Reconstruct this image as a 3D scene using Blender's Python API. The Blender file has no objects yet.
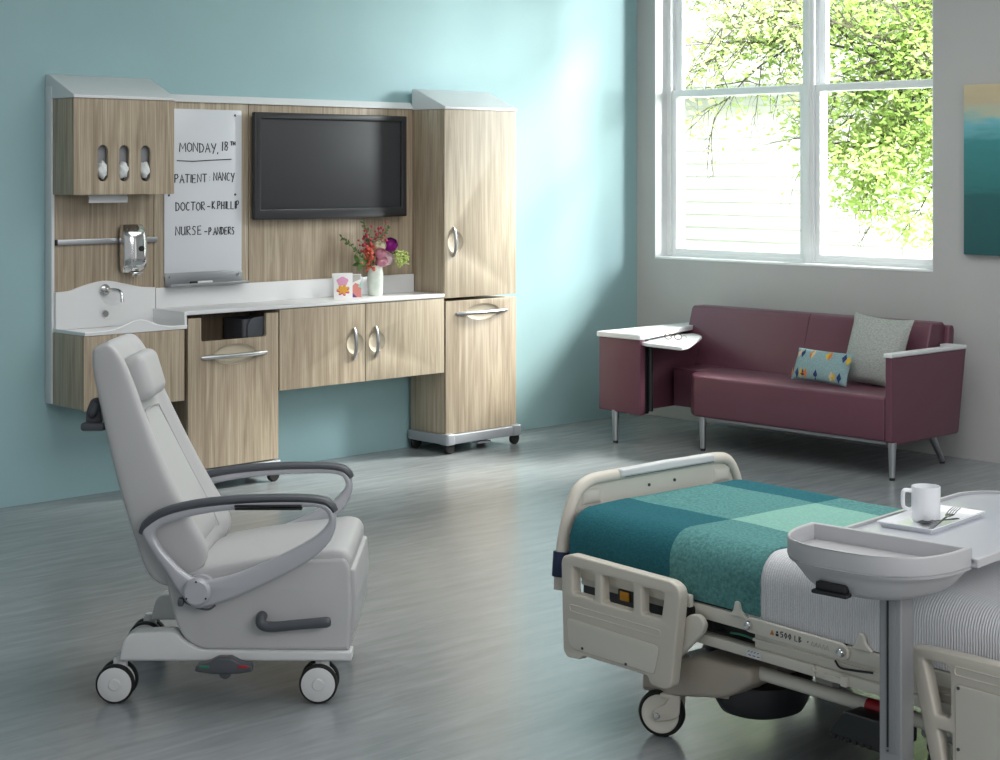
import bpy, bmesh, math, random
from mathutils import Vector, Matrix
random.seed(7)
SC = bpy.context.scene
COL = SC.collection
PI = math.pi

# ------------------------------------------------------------------ materials
def lin(h):
    h = h.lstrip('#')
    return tuple(((int(h[i:i+2], 16)/255 + .055)/1.055)**2.4 if int(h[i:i+2], 16) > 10 else int(h[i:i+2], 16)/255/12.92 for i in (0, 2, 4)) + (1,)

def newmat(name):
    m = bpy.data.materials.new(name); m.use_nodes = True
    nt = m.node_tree; b = nt.nodes['Principled BSDF']
    return m, nt, b

def mat(name, col, rough=.5, metal=0, noise=0, nscale=60, bump=0, spec=.5, coat=0, stretch=(1, 1, 1)):
    m, nt, b = newmat(name); c = lin(col)
    b.inputs['Base Color'].default_value = c
    b.inputs['Roughness'].default_value = rough
    b.inputs['Metallic'].default_value = metal
    b.inputs['Specular IOR Level'].default_value = spec
    b.inputs['Coat Weight'].default_value = coat
    tc = nt.nodes.new('ShaderNodeTexCoord'); mp = nt.nodes.new('ShaderNodeMapping')
    mp.inputs['Scale'].default_value = stretch
    nz = nt.nodes.new('ShaderNodeTexNoise'); nz.inputs['Scale'].default_value = nscale
    nz.inputs['Detail'].default_value = 4
    nt.links.new(tc.outputs['Object'], mp.inputs[0]); nt.links.new(mp.outputs[0], nz.inputs['Vector'])
    if noise:
        r = nt.nodes.new('ShaderNodeValToRGB')
        r.color_ramp.elements[0].position = .3; r.color_ramp.elements[1].position = .7
        r.color_ramp.elements[0].color = tuple(x*(1-noise) for x in c[:3]) + (1,)
        r.color_ramp.elements[1].color = tuple(min(1, x*(1+noise)) for x in c[:3]) + (1,)
        nt.links.new(nz.outputs['Fac'], r.inputs[0]); nt.links.new(r.outputs[0], b.inputs['Base Color'])
    if bump:
        bp = nt.nodes.new('ShaderNodeBump'); bp.inputs['Strength'].default_value = bump
        bp.inputs['Distance'].default_value = .002
        nt.links.new(nz.outputs['Fac'], bp.inputs['Height']); nt.links.new(bp.outputs[0], b.inputs['Normal'])
    return m

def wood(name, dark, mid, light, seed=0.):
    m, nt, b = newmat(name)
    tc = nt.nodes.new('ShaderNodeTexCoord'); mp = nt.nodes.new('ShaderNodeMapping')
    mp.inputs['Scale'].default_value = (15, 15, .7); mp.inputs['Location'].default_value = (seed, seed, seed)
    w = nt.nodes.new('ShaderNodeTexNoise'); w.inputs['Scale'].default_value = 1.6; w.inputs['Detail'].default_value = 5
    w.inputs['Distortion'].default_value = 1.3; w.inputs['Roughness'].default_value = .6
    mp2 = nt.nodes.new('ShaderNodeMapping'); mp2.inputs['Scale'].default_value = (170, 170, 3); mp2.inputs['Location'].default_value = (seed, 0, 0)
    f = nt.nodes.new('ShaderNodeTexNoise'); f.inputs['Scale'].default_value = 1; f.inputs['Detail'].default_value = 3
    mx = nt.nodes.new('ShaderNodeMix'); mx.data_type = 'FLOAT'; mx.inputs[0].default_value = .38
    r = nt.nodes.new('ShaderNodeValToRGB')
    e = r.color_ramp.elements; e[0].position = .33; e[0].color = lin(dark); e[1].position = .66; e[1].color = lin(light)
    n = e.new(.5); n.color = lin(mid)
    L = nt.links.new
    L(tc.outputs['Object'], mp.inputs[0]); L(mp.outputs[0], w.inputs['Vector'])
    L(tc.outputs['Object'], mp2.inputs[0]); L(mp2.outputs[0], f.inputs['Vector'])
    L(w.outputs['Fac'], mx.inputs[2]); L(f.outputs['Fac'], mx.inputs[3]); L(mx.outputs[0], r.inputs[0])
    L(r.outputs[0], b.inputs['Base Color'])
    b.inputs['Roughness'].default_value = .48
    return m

M = {}
M['wood'] = wood('oak_laminate', '8b7b68', 'ab9b86', 'c4b7a2')
M['wood2'] = wood('oak_laminate_b', '8d7e6b', 'ad9f8a', 'c8bca7', 3.3)
M['woodrecess'] = mat('cream_recess', 'c9bda8', .5)
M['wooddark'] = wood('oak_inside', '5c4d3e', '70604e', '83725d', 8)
M['teal'] = mat('teal_paint', '98b9be', .6, noise=.03, nscale=2)
M['grey'] = mat('grey_paint', 'b5b4b4', .7, noise=.02, nscale=2)
M['ceil'] = mat('ceiling_paint', 'e8e8e6', .8)
M['white'] = mat('white_lacquer', 'dfe1e3', .35)
M['corian'] = mat('white_solid_surface', 'e6e7e8', .28)
M['whitepl'] = mat('white_plastic', 'd6d7d8', .4)
M['winwhite'] = mat('white_window_paint', 'eef1f3', .4)
M['chrome'] = mat('chrome', 'e0e0e0', .12, 1)
M['steel'] = mat('brushed_steel', 'b8babd', .35, 1)
M['alu'] = mat('satin_aluminium', '9a9da0', .45, .6)
M['gmetal'] = mat('grey_enamel', 'a3a7ad', .4, .2)
M['black'] = mat('black_plastic', '1b1c1e', .4)
M['rubber'] = mat('black_rubber', '141414', .65)
M['dgrey'] = mat('dark_grey_plastic', '4b4e54', .42)
M['screen'] = mat('screen_glass', '3c3d40', .5, spec=.3)
M['bezel'] = mat('tv_bezel', '2b2c2e', .4)
M['ink'] = mat('marker_ink', '202124', .7)
M['board'] = mat('whiteboard_face', 'd9dce2', .22)
M['vinyl'] = mat('light_grey_upholstery', 'bcbcbd', .5, noise=.02, nscale=300, bump=.1)
M['seam'] = mat('dark_seam', '7d7d7e', .7)
M['silver'] = mat('silver_paint', 'bdbec4', .35, .25)
M['burg'] = mat('burgundy_upholstery', '653d4b', .4, noise=.03, nscale=250, bump=.08)
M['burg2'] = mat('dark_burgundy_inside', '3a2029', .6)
M['beige'] = mat('beige_plastic', 'd3cdc1', .42)
M['beige2'] = mat('warm_beige_plastic', 'b3a99c', .45)
M['cream'] = mat('cream_enamel', 'dbd7cc', .4)
M['navy'] = mat('navy_webbing', '1f2c4c', .7)
M['navymat'] = mat('dark_mattress_cover', '20242c', .6)
M['bluerub'] = mat('dark_blue_rubber', '1d2733', .5)
M['yellow'] = mat('amber_sticker', 'c98a1c', .5)
M['red'] = mat('red_plastic', 'a8242c', .4)
M['green'] = mat('green_plastic', '2f7a62', .4)
M['tray'] = mat('tray_grey', 'bcbcbf', .38)
M['china'] = mat('white_china', 'eceef2', .15)
M['col'] = mat('column_aluminium', 'a2a3a6', .4, .5)
M['bark'] = mat('bark', '4a443b', .9, noise=.3, nscale=12)
M['siding'] = mat('white_siding', 'f2f3f3', .8)
M['grass'] = mat('lawn', 'c3cfae', .95, noise=.3, nscale=5)
M['vase'] = mat('pale_green_ceramic', 'dde6dc', .3, noise=.1, nscale=22)
for k, c in dict(mag='a62a98', cream_f='f3ecd2', pink='f2b4c6', pinkl='f8dde2', orange='d9604a', redb='b83a58', lime='bccb7a', leafg='4f6b30', stem='5a6a38').items():
    M[k] = mat(k, c, .6, noise=.12, nscale=90)
M['card'] = mat('card_stock', 'f1f0ef', .6)
M['c_pink'] = mat('card_pink', 'e9a6c8', .6); M['c_yel'] = mat('card_yellow', 'e8a93a', .6); M['c_mag'] = mat('card_magenta', 'c8408a', .6)
M['c_coral'] = mat('card_coral', 'd98880', .6); M['c_pur'] = mat('card_purple', '6a3a94', .6); M['c_mint'] = mat('card_mint', '9fd8c4', .6); M['c_grey'] = mat('card_grey', 'c0bcb6', .6)
M['bl_dark'] = mat('blanket_dark_teal', '2f6872', .95, noise=.14, nscale=130, bump=.8, spec=.1)
M['bl_med'] = mat('blanket_teal_heather', '5c8f8e', .95, noise=.26, nscale=110, bump=.8, spec=.1)
M['bl_mint'] = mat('blanket_mint', '88b8ac', .95, noise=.1, nscale=130, bump=.8, spec=.1)
M['linen'] = mat('grey_linen', 'a3a7a4', .95, noise=.22, nscale=90, bump=.6, spec=.1, stretch=(1, 1, 3))
M['pillowteal'] = mat('teal_pillow_cloth', '86a0a4', .9, noise=.12, nscale=120, bump=.5, spec=.1)
M['p_navy'] = mat('pillow_navy', '1f3767', .9); M['p_yel'] = mat('pillow_yellow', 'c7a63c', .9); M['p_tan'] = mat('pillow_tan', 'c9b38c', .9)
M['p_or'] = mat('pillow_orange', 'c4783c', .9); M['p_wine'] = mat('pillow_wine', '6a3a4e', .9)
M['specs'] = mat('spectacle_frame', '4a2e26', .3)

def mk_leaf():
    m, nt, b = newmat('spring_leaves')
    b.inputs['Base Color'].default_value = lin('b4cf6a'); b.inputs['Roughness'].default_value = .6
    tr = nt.nodes.new('ShaderNodeBsdfTranslucent'); tr.inputs[0].default_value = lin('c6dc7c')
    mx = nt.nodes.new('ShaderNodeMixShader'); mx.inputs[0].default_value = .5
    gi = nt.nodes.new('ShaderNodeTexNoise'); gi.inputs['Scale'].default_value = 2.5
    r = nt.nodes.new('ShaderNodeValToRGB'); r.color_ramp.elements[0].position = .35; r.color_ramp.elements[1].position = .65
    r.color_ramp.elements[0].color = lin('9fb866'); r.color_ramp.elements[1].color = lin('cbda98')
    nt.links.new(gi.outputs['Fac'], r.inputs[0]); nt.links.new(r.outputs[0], b.inputs['Base Color']); nt.links.new(r.outputs[0], tr.inputs[0])
    nt.links.new(b.outputs[0], mx.inputs[1]); nt.links.new(tr.outputs[0], mx.inputs[2])
    nt.links.new(mx.outputs[0], nt.nodes['Material Output'].inputs[0])
    return m
M['leaf'] = mk_leaf()

def mk_glass():
    m, nt, b = newmat('window_glass')
    g = nt.nodes.new('ShaderNodeBsdfGlossy'); g.inputs['Roughness'].default_value = .02
    t = nt.nodes.new('ShaderNodeBsdfTransparent'); t.inputs[0].default_value = (.97, .985, .98, 1)
    fr = nt.nodes.new('ShaderNodeFresnel'); fr.inputs[0].default_value = 1.2
    mx = nt.nodes.new('ShaderNodeMixShader')
    nt.links.new(fr.outputs[0], mx.inputs[0]); nt.links.new(t.outputs[0], mx.inputs[1]); nt.links.new(g.outputs[0], mx.inputs[2])
    nt.links.new(mx.outputs[0], nt.nodes['Material Output'].inputs[0])
    return m
M['glass'] = mk_glass()

def mk_floor():
    m, nt, b = newmat('grey_vinyl_plank'); L = nt.links.new
    tc = nt.nodes.new('ShaderNodeTexCoord')
    br = nt.nodes.new('ShaderNodeTexBrick'); br.inputs['Scale'].default_value = 1
    br.inputs['Brick Width'].default_value = 1.2; br.inputs['Row Height'].default_value = .3
    br.inputs['Mortar Size'].default_value = .0012; br.offset = .37
    br.inputs['Color1'].default_value = (.42, .42, .42, 1); br.inputs['Color2'].default_value = (.58, .58, .58, 1)
    br.inputs['Mortar'].default_value = (.28, .28, .28, 1)
    mp = nt.nodes.new('ShaderNodeMapping'); mp.inputs['Scale'].default_value = (2.2, 14, 1)
    nz = nt.nodes.new('ShaderNodeTexNoise'); nz.inputs['Scale'].default_value = 1.5; nz.inputs['Detail'].default_value = 7; nz.inputs['Roughness'].default_value = .62
    nz.inputs['Distortion'].default_value = .4
    mx = nt.nodes.new('ShaderNodeMix'); mx.data_type = 'FLOAT'; mx.inputs[0].default_value = .35
    L(tc.outputs['Object'], br.inputs['Vector']); L(tc.outputs['Object'], mp.inputs[0]); L(mp.outputs[0], nz.inputs['Vector'])
    L(nz.outputs['Fac'], mx.inputs[2]); L(br.outputs['Color'], mx.inputs[3])
    r = nt.nodes.new('ShaderNodeValToRGB'); e = r.color_ramp.elements
    e[0].position = .3; e[0].color = lin('7b8184'); e[1].position = .7; e[1].color = lin('9a9fa2'); n = e.new(.5); n.color = lin('8b9093')
    L(mx.outputs[0], r.inputs[0]); L(r.outputs[0], b.inputs['Base Color'])
    b.inputs['Roughness'].default_value = .38; b.inputs['Specular IOR Level'].default_value = .5
    rr = nt.nodes.new('ShaderNodeMapRange'); rr.inputs[3].default_value = .15; rr.inputs[4].default_value = .3
    L(nz.outputs['Fac'], rr.inputs[0]); L(rr.outputs[0], b.inputs['Roughness'])
    bp = nt.nodes.new('ShaderNodeBump'); bp.inputs['Strength'].default_value = .05; bp.inputs['Distance'].default_value = .003
    L(mx.outputs[0], bp.inputs['Height']); L(bp.outputs[0], b.inputs['Normal'])
    return m
M['floor'] = mk_floor()

def mk_painting():
    m, nt, b = newmat('abstract_canvas'); L = nt.links.new
    tc = nt.nodes.new('ShaderNodeTexCoord'); sp = nt.nodes.new('ShaderNodeSeparateXYZ')
    mp = nt.nodes.new('ShaderNodeMapping'); mp.inputs['Scale'].default_value = (1, 1.2, 6)
    nz = nt.nodes.new('ShaderNodeTexNoise'); nz.inputs['Scale'].default_value = 4; nz.inputs['Detail'].default_value = 6
    a = nt.nodes.new('ShaderNodeMath'); a.operation = 'MULTIPLY_ADD'; a.inputs[1].default_value = .16
    L(tc.outputs['Object'], sp.inputs[0]); L(tc.outputs['Object'], mp.inputs[0]); L(mp.outputs[0], nz.inputs['Vector'])
    L(nz.outputs['Fac'], a.inputs[0]); L(sp.outputs['Z'], a.inputs[2])
    mr = nt.nodes.new('ShaderNodeMapRange'); mr.inputs[1].default_value = .08; mr.inputs[2].default_value = 1.02
    L(a.outputs[0], mr.inputs[0])
    r = nt.nodes.new('ShaderNodeValToRGB'); e = r.color_ramp.elements
    e[0].position = 0; e[0].color = lin('1f5a5e'); e[1].position = 1; e[1].color = lin('c9b796')
    for p, c in ((.34, '245f62'), (.38, '2f7476'), (.66, '3a8488'), (.77, '6fb0bb'), (.84, 'b4b8a4'), (.9, 'bfae92')):
        n = e.new(p); n.color = lin(c)
    L(mr.outputs[0], r.inputs[0]); L(r.outputs[0], b.inputs['Base Color']); b.inputs['Roughness'].default_value = .55
    return m
M['paint'] = mk_painting()

def mk_coverlet():
    m, nt, b = newmat('white_woven_coverlet'); L = nt.links.new
    tc = nt.nodes.new('ShaderNodeTexCoord')
    w = nt.nodes.new('ShaderNodeTexWave'); w.wave_type = 'BANDS'; w.bands_direction = 'X'; w.inputs['Scale'].default_value = 42
    w.inputs['Distortion'].default_value = 1.2; w.inputs['Detail'].default_value = 2; w.inputs['Detail Scale'].default_value = 1.2
    v = nt.nodes.new('ShaderNodeTexNoise'); v.inputs['Scale'].default_value = 160
    ad = nt.nodes.new('ShaderNodeMath'); ad.operation = 'ADD'
    L(tc.outputs['Object'], w.inputs['Vector']); L(tc.outputs['Object'], v.inputs['Vector'])
    L(w.outputs['Fac'], ad.inputs[0]); L(v.outputs['Fac'], ad.inputs[1])
    r = nt.nodes.new('ShaderNodeValToRGB'); r.color_ramp.elements[0].color = lin('d9dade'); r.color_ramp.elements[1].color = lin('ebebef')
    L(w.outputs['Fac'], r.inputs[0]); L(r.outputs[0], b.inputs['Base Color']); b.inputs['Roughness'].default_value = .95
    bp = nt.nodes.new('ShaderNodeBump'); bp.inputs['Strength'].default_value = .5; bp.inputs['Distance'].default_value = .004
    L(ad.outputs[0], bp.inputs['Height']); L(bp.outputs[0], b.inputs['Normal'])
    return m
M['coverlet'] = mk_coverlet()

# ------------------------------------------------------------------ mesh helpers
def finish(me, ang=38):
    me.polygons.foreach_set('use_smooth', [True]*len(me.polygons))
    me.set_sharp_from_angle(angle=math.radians(ang)); me.update()
    return me

def bm2me(bm, recalc=True):
    if recalc: bmesh.ops.recalc_face_normals(bm, faces=bm.faces)
    me = bpy.data.meshes.new('m'); bm.to_mesh(me); bm.free()
    return finish(me)

def box(x0, x1, y0, y1, z0, z1, bev=.002, seg=2):
    bm = bmesh.new(); bmesh.ops.create_cube(bm, size=1)
    x0, x1 = sorted((x0, x1)); y0, y1 = sorted((y0, y1)); z0, z1 = sorted((z0, z1))
    for v in bm.verts:
        v.co = Vector(((x0+x1)/2+v.co.x*(x1-x0), (y0+y1)/2+v.co.y*(y1-y0), (z0+z1)/2+v.co.z*(z1-z0)))
    b = min(bev, .49*min(x1-x0, y1-y0, z1-z0))
    if b > 0: bmesh.ops.bevel(bm, geom=bm.edges[:], offset=b, segments=seg, profile=.5, affect='EDGES')
    return bm2me(bm)

def join(*mes):
    bm = bmesh.new()
    for m in mes: bm.from_mesh(m)
    me = bpy.data.meshes.new('m'); bm.to_mesh(me); bm.free()
    me.polygons.foreach_set('use_smooth', [True]*len(me.polygons)); me.update()
    for m in mes:
        if m.users == 0: bpy.data.meshes.remove(m)
    return me

def rnd(pts, r, n=5):
    """round the corners of a 2D polygon; r a number or a list"""
    out = []; N = len(pts)
    for i, p in enumerate(pts):
        ri = r[i] if isinstance(r, (list, tuple)) else r
        a = Vector(pts[i-1])-Vector(p); b = Vector(pts[(i+1) % N])-Vector(p); P = Vector(p)
        la, lb = a.length, b.length
        if ri <= 0 or la < 1e-6 or lb < 1e-6: out.append(tuple(P)); continue
        a.normalize(); b.normalize()
        d = min(ri, la*.48, lb*.48)
        A, B = P+a*d, P+b*d
        for k in range(n+1):
            t = k/n; q = A*(1-t)**2+P*2*t*(1-t)+B*t*t; out.append((q.x, q.y))
    return out

AX = {'xz': lambda a, b, t: (a, t, b), 'yz': lambda a, b, t: (t, a, b), 'xy': lambda a, b, t: (a, b, t)}
def plate(loops, t0, t1, ax='xz', bev=.002):
    """extruded 2D outline (first loop) with holes (other loops) between t0 and t1 along the third axis"""
    cu = bpy.data.curves.new('c', 'CURVE'); cu.dimensions = '2D'; cu.fill_mode = 'BOTH'
    for lp in loops:
        s = cu.splines.new('POLY'); s.points.add(len(lp)-1); s.use_cyclic_u = True
        for p, q in zip(s.points, lp): p.co = (q[0], q[1], 0, 1)
    t0, t1 = sorted((t0, t1)); h = (t1-t0)/2; bev = min(bev, h*.95)
    cu.extrude = h-bev; cu.bevel_depth = bev; cu.bevel_resolution = 2; cu.offset = -bev
    ob = bpy.data.objects.new('c', cu); COL.objects.link(ob)
    dg = bpy.context.evaluated_depsgraph_get(); me = bpy.data.meshes.new_from_object(ob.evaluated_get(dg))
    bpy.data.objects.remove(ob); bpy.data.curves.remove(cu)
    bm = bmesh.new(); bm.from_mesh(me); bpy.data.meshes.remove(me)
    bmesh.ops.remove_doubles(bm, verts=bm.verts, dist=1e-5)
    f = AX[ax]; mid = (t0+t1)/2
    for v in bm.verts: v.co = f(v.co.x, v.co.y, v.co.z+mid)
    return bm2me(bm)

def crom(pts, n=6, closed=False):
    P = [Vector(p) for p in pts]; out = []; N = len(P)
    rng = range(N) if closed else range(N-1)
    for i in rng:
        p1, p2 = P[i], P[(i+1) % N]
        p0 = P[i-1] if (closed or i > 0) else p1*2-p2
        p3 = P[(i+2) % N] if (closed or i < N-2) else p2*2-p1
        for k in range(n):
            t = k/n
            out.append(.5*((2*p1)+(-p0+p2)*t+(2*p0-5*p1+4*p2-p3)*t*t+(-p0+3*p1-3*p2+p3)*t**3))
    if not closed: out.append(P[-1])
    return out

def tube(pts, r, n=10, closed=False, smooth=0, sy=1., up=None):
    if smooth: pts = crom(pts, smooth, closed)
    pts = [Vector(p) for p in pts]; N = len(pts)
    R = r if isinstance(r, (list, tuple)) else [r]*N
    if len(R) != N: R = [R[min(len(R)-1, int(i/(N-1)*(len(R)-1)+.5))] if False else (lambda t: R[int(t)]*(1-(t % 1))+R[min(len(R)-1, int(t)+1)]*(t % 1))(i/(N-1)*(len(R)-1)) for i in range(N)]
    bm = bmesh.new(); rings = []; nrm = None
    for i, p in enumerate(pts):
        a = pts[i-1] if (i > 0 or closed) else p; b = pts[(i+1) % N] if (i < N-1 or closed) else p
        t = (b-a).normalized()
        if up is not None: s = Vector(up).cross(t).normalized(); nrm = t.cross(s)
        else:
            if nrm is None: nrm = t.orthogonal().normalized()
            nrm = (nrm-t*nrm.dot(t)).normalized(); s = nrm.cross(t)
        rings.append([bm.verts.new(p+(s*math.cos(2*PI*k/n)+nrm*math.sin(2*PI*k/n)*sy)*R[i]) for k in range(n)])
    for i in range(N if closed else N-1):
        A, B = rings[i], rings[(i+1) % N]
        for k in range(n): bm.faces.new((A[k], A[(k+1) % n], B[(k+1) % n], B[k]))
    if not closed: bm.faces.new(rings[0][::-1]); bm.faces.new(rings[-1])
    return bm2me(bm)

def lathe(prof, c=(0, 0, 0), axis='z', n=32):
    bm = bmesh.new(); rings = []
    for r, z in prof:
        ring = []
        for k in range(n):
            a = 2*PI*k/n; x, y = r*math.cos(a), r*math.sin(a)
            q = {'z': (x, y, z), 'y': (x, z, y), 'x': (z, x, y)}[axis]
            ring.append(bm.verts.new(Vector(q)+Vector(c)))
        rings.append(ring)
    for A, B in zip(rings, rings[1:]):
        for k in range(n): bm.faces.new((A[k], A[(k+1) % n], B[(k+1) % n], B[k]))
    bm.faces.new(rings[0][::-1]); bm.faces.new(rings[-1])
    bmesh.ops.remove_doubles(bm, verts=bm.verts, dist=1e-6)
    return bm2me(bm)

def loft(secs, cap=True):
    bm = bmesh.new(); rings = [[bm.verts.new(p) for p in s] for s in secs]; n = len(secs[0])
    for A, B in zip(rings, rings[1:]):
        for k in range(n): bm.faces.new((A[k], A[(k+1) % n], B[(k+1) % n], B[k]))
    if cap: bm.faces.new(rings[0][::-1]); bm.faces.new(rings[-1])
    return bm2me(bm)

def disc(c, r, t, axis='y', n=28, bev=.002):
    return lathe([(.0005, -t/2), (r-bev, -t/2), (r, -t/2+bev), (r, t/2-bev), (r-bev, t/2), (.0005, t/2)], c, axis, n)

def puff(cx, cy, cz, w, h, d, M4=None, n=20, pinch=.86):
    """cushion: width along x, height along z, thickness along y, pointed corners"""
    bm = bmesh.new(); gr = {}
    for s in (1, -1):
        for i in range(n+1):
            for j in range(n+1):
                u, v = 2*i/n-1, 2*j/n-1
                edge = i in (0, n) or j in (0, n)
                if s == -1 and edge: gr[s, i, j] = gr[1, i, j]; continue
                th = ((1-u*u)*(1-v*v))**.42
                x = u*w/2*(1-(1-pinch)*(1-abs(v)**2)*abs(u)**3*.6); z = v*h/2*(1-(1-pinch)*(1-abs(u)**2)*abs(v)**3*.6)
                gr[s, i, j] = bm.verts.new((x, s*th*d/2, z))
    for s in (1, -1):
        for i in range(n):
            for j in range(n):
                q = [gr[s, i, j], gr[s, i+1, j], gr[s, i+1, j+1], gr[s, i, j+1]]
                try: bm.faces.new(q if s == -1 else q[::-1])
                except ValueError: pass
    mtx = (Matrix.Translation((cx, cy, cz)) @ (M4 or Matrix()))
    bm.transform(mtx)
    return bm2me(bm)

def setmats(me, mats, fn):
    for m in mats: me.materials.append(m)
    for p in me.polygons: p.material_index = fn(p.center)

# ------------------------------------------------------------------ object helpers
WORLD = {}
def tagit(o, label=None, cat=None, group=None, kind=None):
    if label: o['label'] = label
    if cat: o['category'] = cat
    if group: o['group'] = group
    if kind: o['kind'] = kind
    return o

def thing(name, label, cat, loc=(0, 0, 0), rz=0, group=None, world=False):
    o = bpy.data.objects.new(name, None); COL.objects.link(o); o.empty_display_size = .1
    o.location = loc; o.rotation_euler = (0, 0, rz)
    tagit(o, label, cat, group)
    if world: WORLD[o.name] = Vector(loc)
    return o

def top(o):
    while o.parent: o = o.parent
    return o

def part(name, me, m, parent, label=None):
    r = top(parent)
    if r.name in WORLD: me.transform(Matrix.Translation(-WORLD[r.name]))
    me.name = name
    if m is not None and len(me.materials) == 0: me.materials.append(m)
    o = bpy.data.objects.new(name, me); COL.objects.link(o); o.parent = parent
    if label: o['label'] = label
    return o

def solo(name, me, m, label, cat, loc=(0, 0, 0), group=None, kind=None, world=True):
    if world: me.transform(Matrix.Translation(-Vector(loc)))
    me.name = name
    if m is not None and len(me.materials) == 0: me.materials.append(m)
    o = bpy.data.objects.new(name, me); COL.objects.link(o); o.location = loc
    tagit(o, label, cat, group, kind)
    return o

def struct(name, me, m, parent=None, label=None):
    if len(me.materials) == 0: me.materials.append(m)
    me.name = name
    o = bpy.data.objects.new(name, me); COL.objects.link(o)
    if parent: o.parent = parent
    else: o['kind'] = 'structure'
    if label: o['label'] = label
    return o

# ------------------------------------------------------------------ stroke lettering
GL = {'M': [[(0, 0), (.1, 1), (.4, .35), (.72, 1), (.8, 0)]], 'O': [[(.3, 1), (.05, .75), (.02, .3), (.3, 0), (.6, .25), (.62, .75), (.3, 1)]],
 'N': [[(0, 0), (.04, 1), (.55, .05), (.6, 1)]], 'D': [[(.08, 0), (.05, 1)], [(-.02, 1), (.4, .9), (.6, .5), (.4, .08), (0, 0)]],
 'A': [[(0, 0), (.3, 1), (.62, 0)], [(.1, .38), (.55, .4)]], 'Y': [[(0, 1), (.25, .5), (.3, .45)], [(.62, 1), (.2, -.15)]],
 ',': [[(.1, .1), (.02, -.15)]], '1': [[(.15, 1), (.13, 0)]], '8': [[(.4, .9), (.15, .95), (.1, .7), (.45, .35), (.35, .02), (.08, .1), (.12, .4), (.45, .7), (.4, .9)]],
 'T': [[(0, 1), (.65, 1)], [(.33, 1), (.3, 0)]], 'H': [[(0, 0), (.02, 1)], [(.5, 1), (.5, 0)], [(0, .5), (.5, .52)]],
 'P': [[(.05, 0), (.05, 1)], [(0, .95), (.4, 1), (.5, .72), (.35, .5), (.05, .45)]], 'I': [[(.1, 1), (.08, 0)]],
 'E': [[(.5, 1), (.05, .97), (.03, 0), (.5, .04)], [(.03, .5), (.42, .52)]], ':': [[(.1, .7), (.12, .66)], [(.1, .25), (.12, .21)]],
 'C': [[(.5, .88), (.3, 1), (.06, .65), (.1, .15), (.35, 0), (.52, .1)]], 'R': [[(.05, 0), (.05, 1)], [(0, .95), (.42, 1), (.48, .7), (.08, .48), (.55, 0)]],
 '-': [[(0, .48), (.4, .5)]], 'K': [[(.05, 0), (.05, 1)], [(.5, 1), (.08, .45), (.52, 0)]], '.': [[(.1, .05), (.12, .0)]],
 'L': [[(.05, 1), (.03, .02), (.48, .04)]], 'U': [[(.03, 1), (.02, .2), (.25, 0), (.5, .2), (.55, 1), (.57, 0)]],
 'S': [[(.5, .9), (.2, 1), (.05, .75), (.45, .4), (.4, .05), (.02, .05)]], '5': [[(.5, 1), (.1, 1), (.06, .6), (.4, .6), (.45, .15), (.05, .02)]],
 '0': [[(.25, 1), (.03, .6), (.25, 0), (.48, .45), (.25, 1)]], 'B': [[(.05, 0), (.05, 1), (.4, .9), (.08, .5), (.5, .3), (.05, 0)]], ' ': []}
WID = {'M': .95, 'I': .25, ' ': .4, '.': .28, ',': .28, ':': .35, '1': .35, '-': .6}
def text_strokes(s, x, z, size, wfit=None, r=.0016, jit=.02):
    """list of polylines in (x, z)"""
    adv = sum(WID.get(c, .78) for c in s); k = (wfit/adv/size) if wfit else 1
    out = []; cx = x; rr = random.Random(len(s)*7+int(z*100))
    for c in s:
        dz = rr.uniform(-.05, .05)*size if jit else 0
        for st in GL[c]:
            out.append([(cx+px*size*k+rr.uniform(-1, 1)*jit*size*.6, z+pz*size+dz) for px, pz in st])
        cx += WID.get(c, .78)*size*k
    return out
def strokes_mesh(sts, y, r=.0016, fn=None):
    ms = []
    for st in sts:
        if len(st) == 2 or len(st) > 1:
            pts = [(a, y, b) if fn is None else fn(a, b) for a, b in st]
            ms.append(tube(pts, r, 5))
    return join(*ms)

# ================================================================== ROOM
struct('floor', box(-11.5, .0, -10.5, 0, -.1, 0, 0), M['floor'])
struct('wall_left', box(-11.5, .3, 0, .15, -.1, 3.4, 0), M['teal'])
WY0, WY1, WZ0, WZ1 = -.156, -2.223, 1.025, 3.0
wr = join(box(0, .3, -10.5, WY1, -.1, 3.4, 0), box(0, .3, WY0, 0, -.1, 3.4, 0), box(0, .3, WY1, WY0, -.1, WZ0, 0), box(0, .3, WY1, WY0, WZ1, 3.4, 0))
struct('wall_right', wr, M['grey'])
struct('ceiling', box(-11.5, .3, -10.5, .15, 3.4, 3.5, 0), M['ceil'])
# window
fx0, fx1 = .12, .22
def ring_yz(y0, y1, z0, z1, w, x0, x1, bev=.004):
    y0, y1 = sorted((y0, y1))
    return plate([[(y0, z0), (y1, z0), (y1, z1), (y0, z1)], [(y0+w, z0+w), (y1-w, z0+w), (y1-w, z1-w), (y0+w, z1-w)]], x0, x1, 'yz', bev)
wd = struct('window_1', ring_yz(WY0, WY1, WZ0, WZ1, .034, .115, .26), M['winwhite'])
struct('reveal_lining', join(box(.0, .26, WY0-.004, WY0, WZ0, WZ1, 0), box(0, .26, WY1, WY1+.004, WZ0, WZ1, 0), box(0, .26, WY1, WY0, WZ1-.004, WZ1, 0)), M['winwhite'], wd, 'white painted reveal lining')
struct('sill', box(-.003, .26, WY1, WY0, WZ0-.002, WZ0+.012, .002), M['winwhite'], wd)
struct('mullion', join(box(.1, .26, -1.325, -1.26, WZ0+.01, WZ1, .003), box(.088, .12, -1.312, -1.275, WZ0+.01, WZ1, .004)), M['winwhite'], wd)
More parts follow.
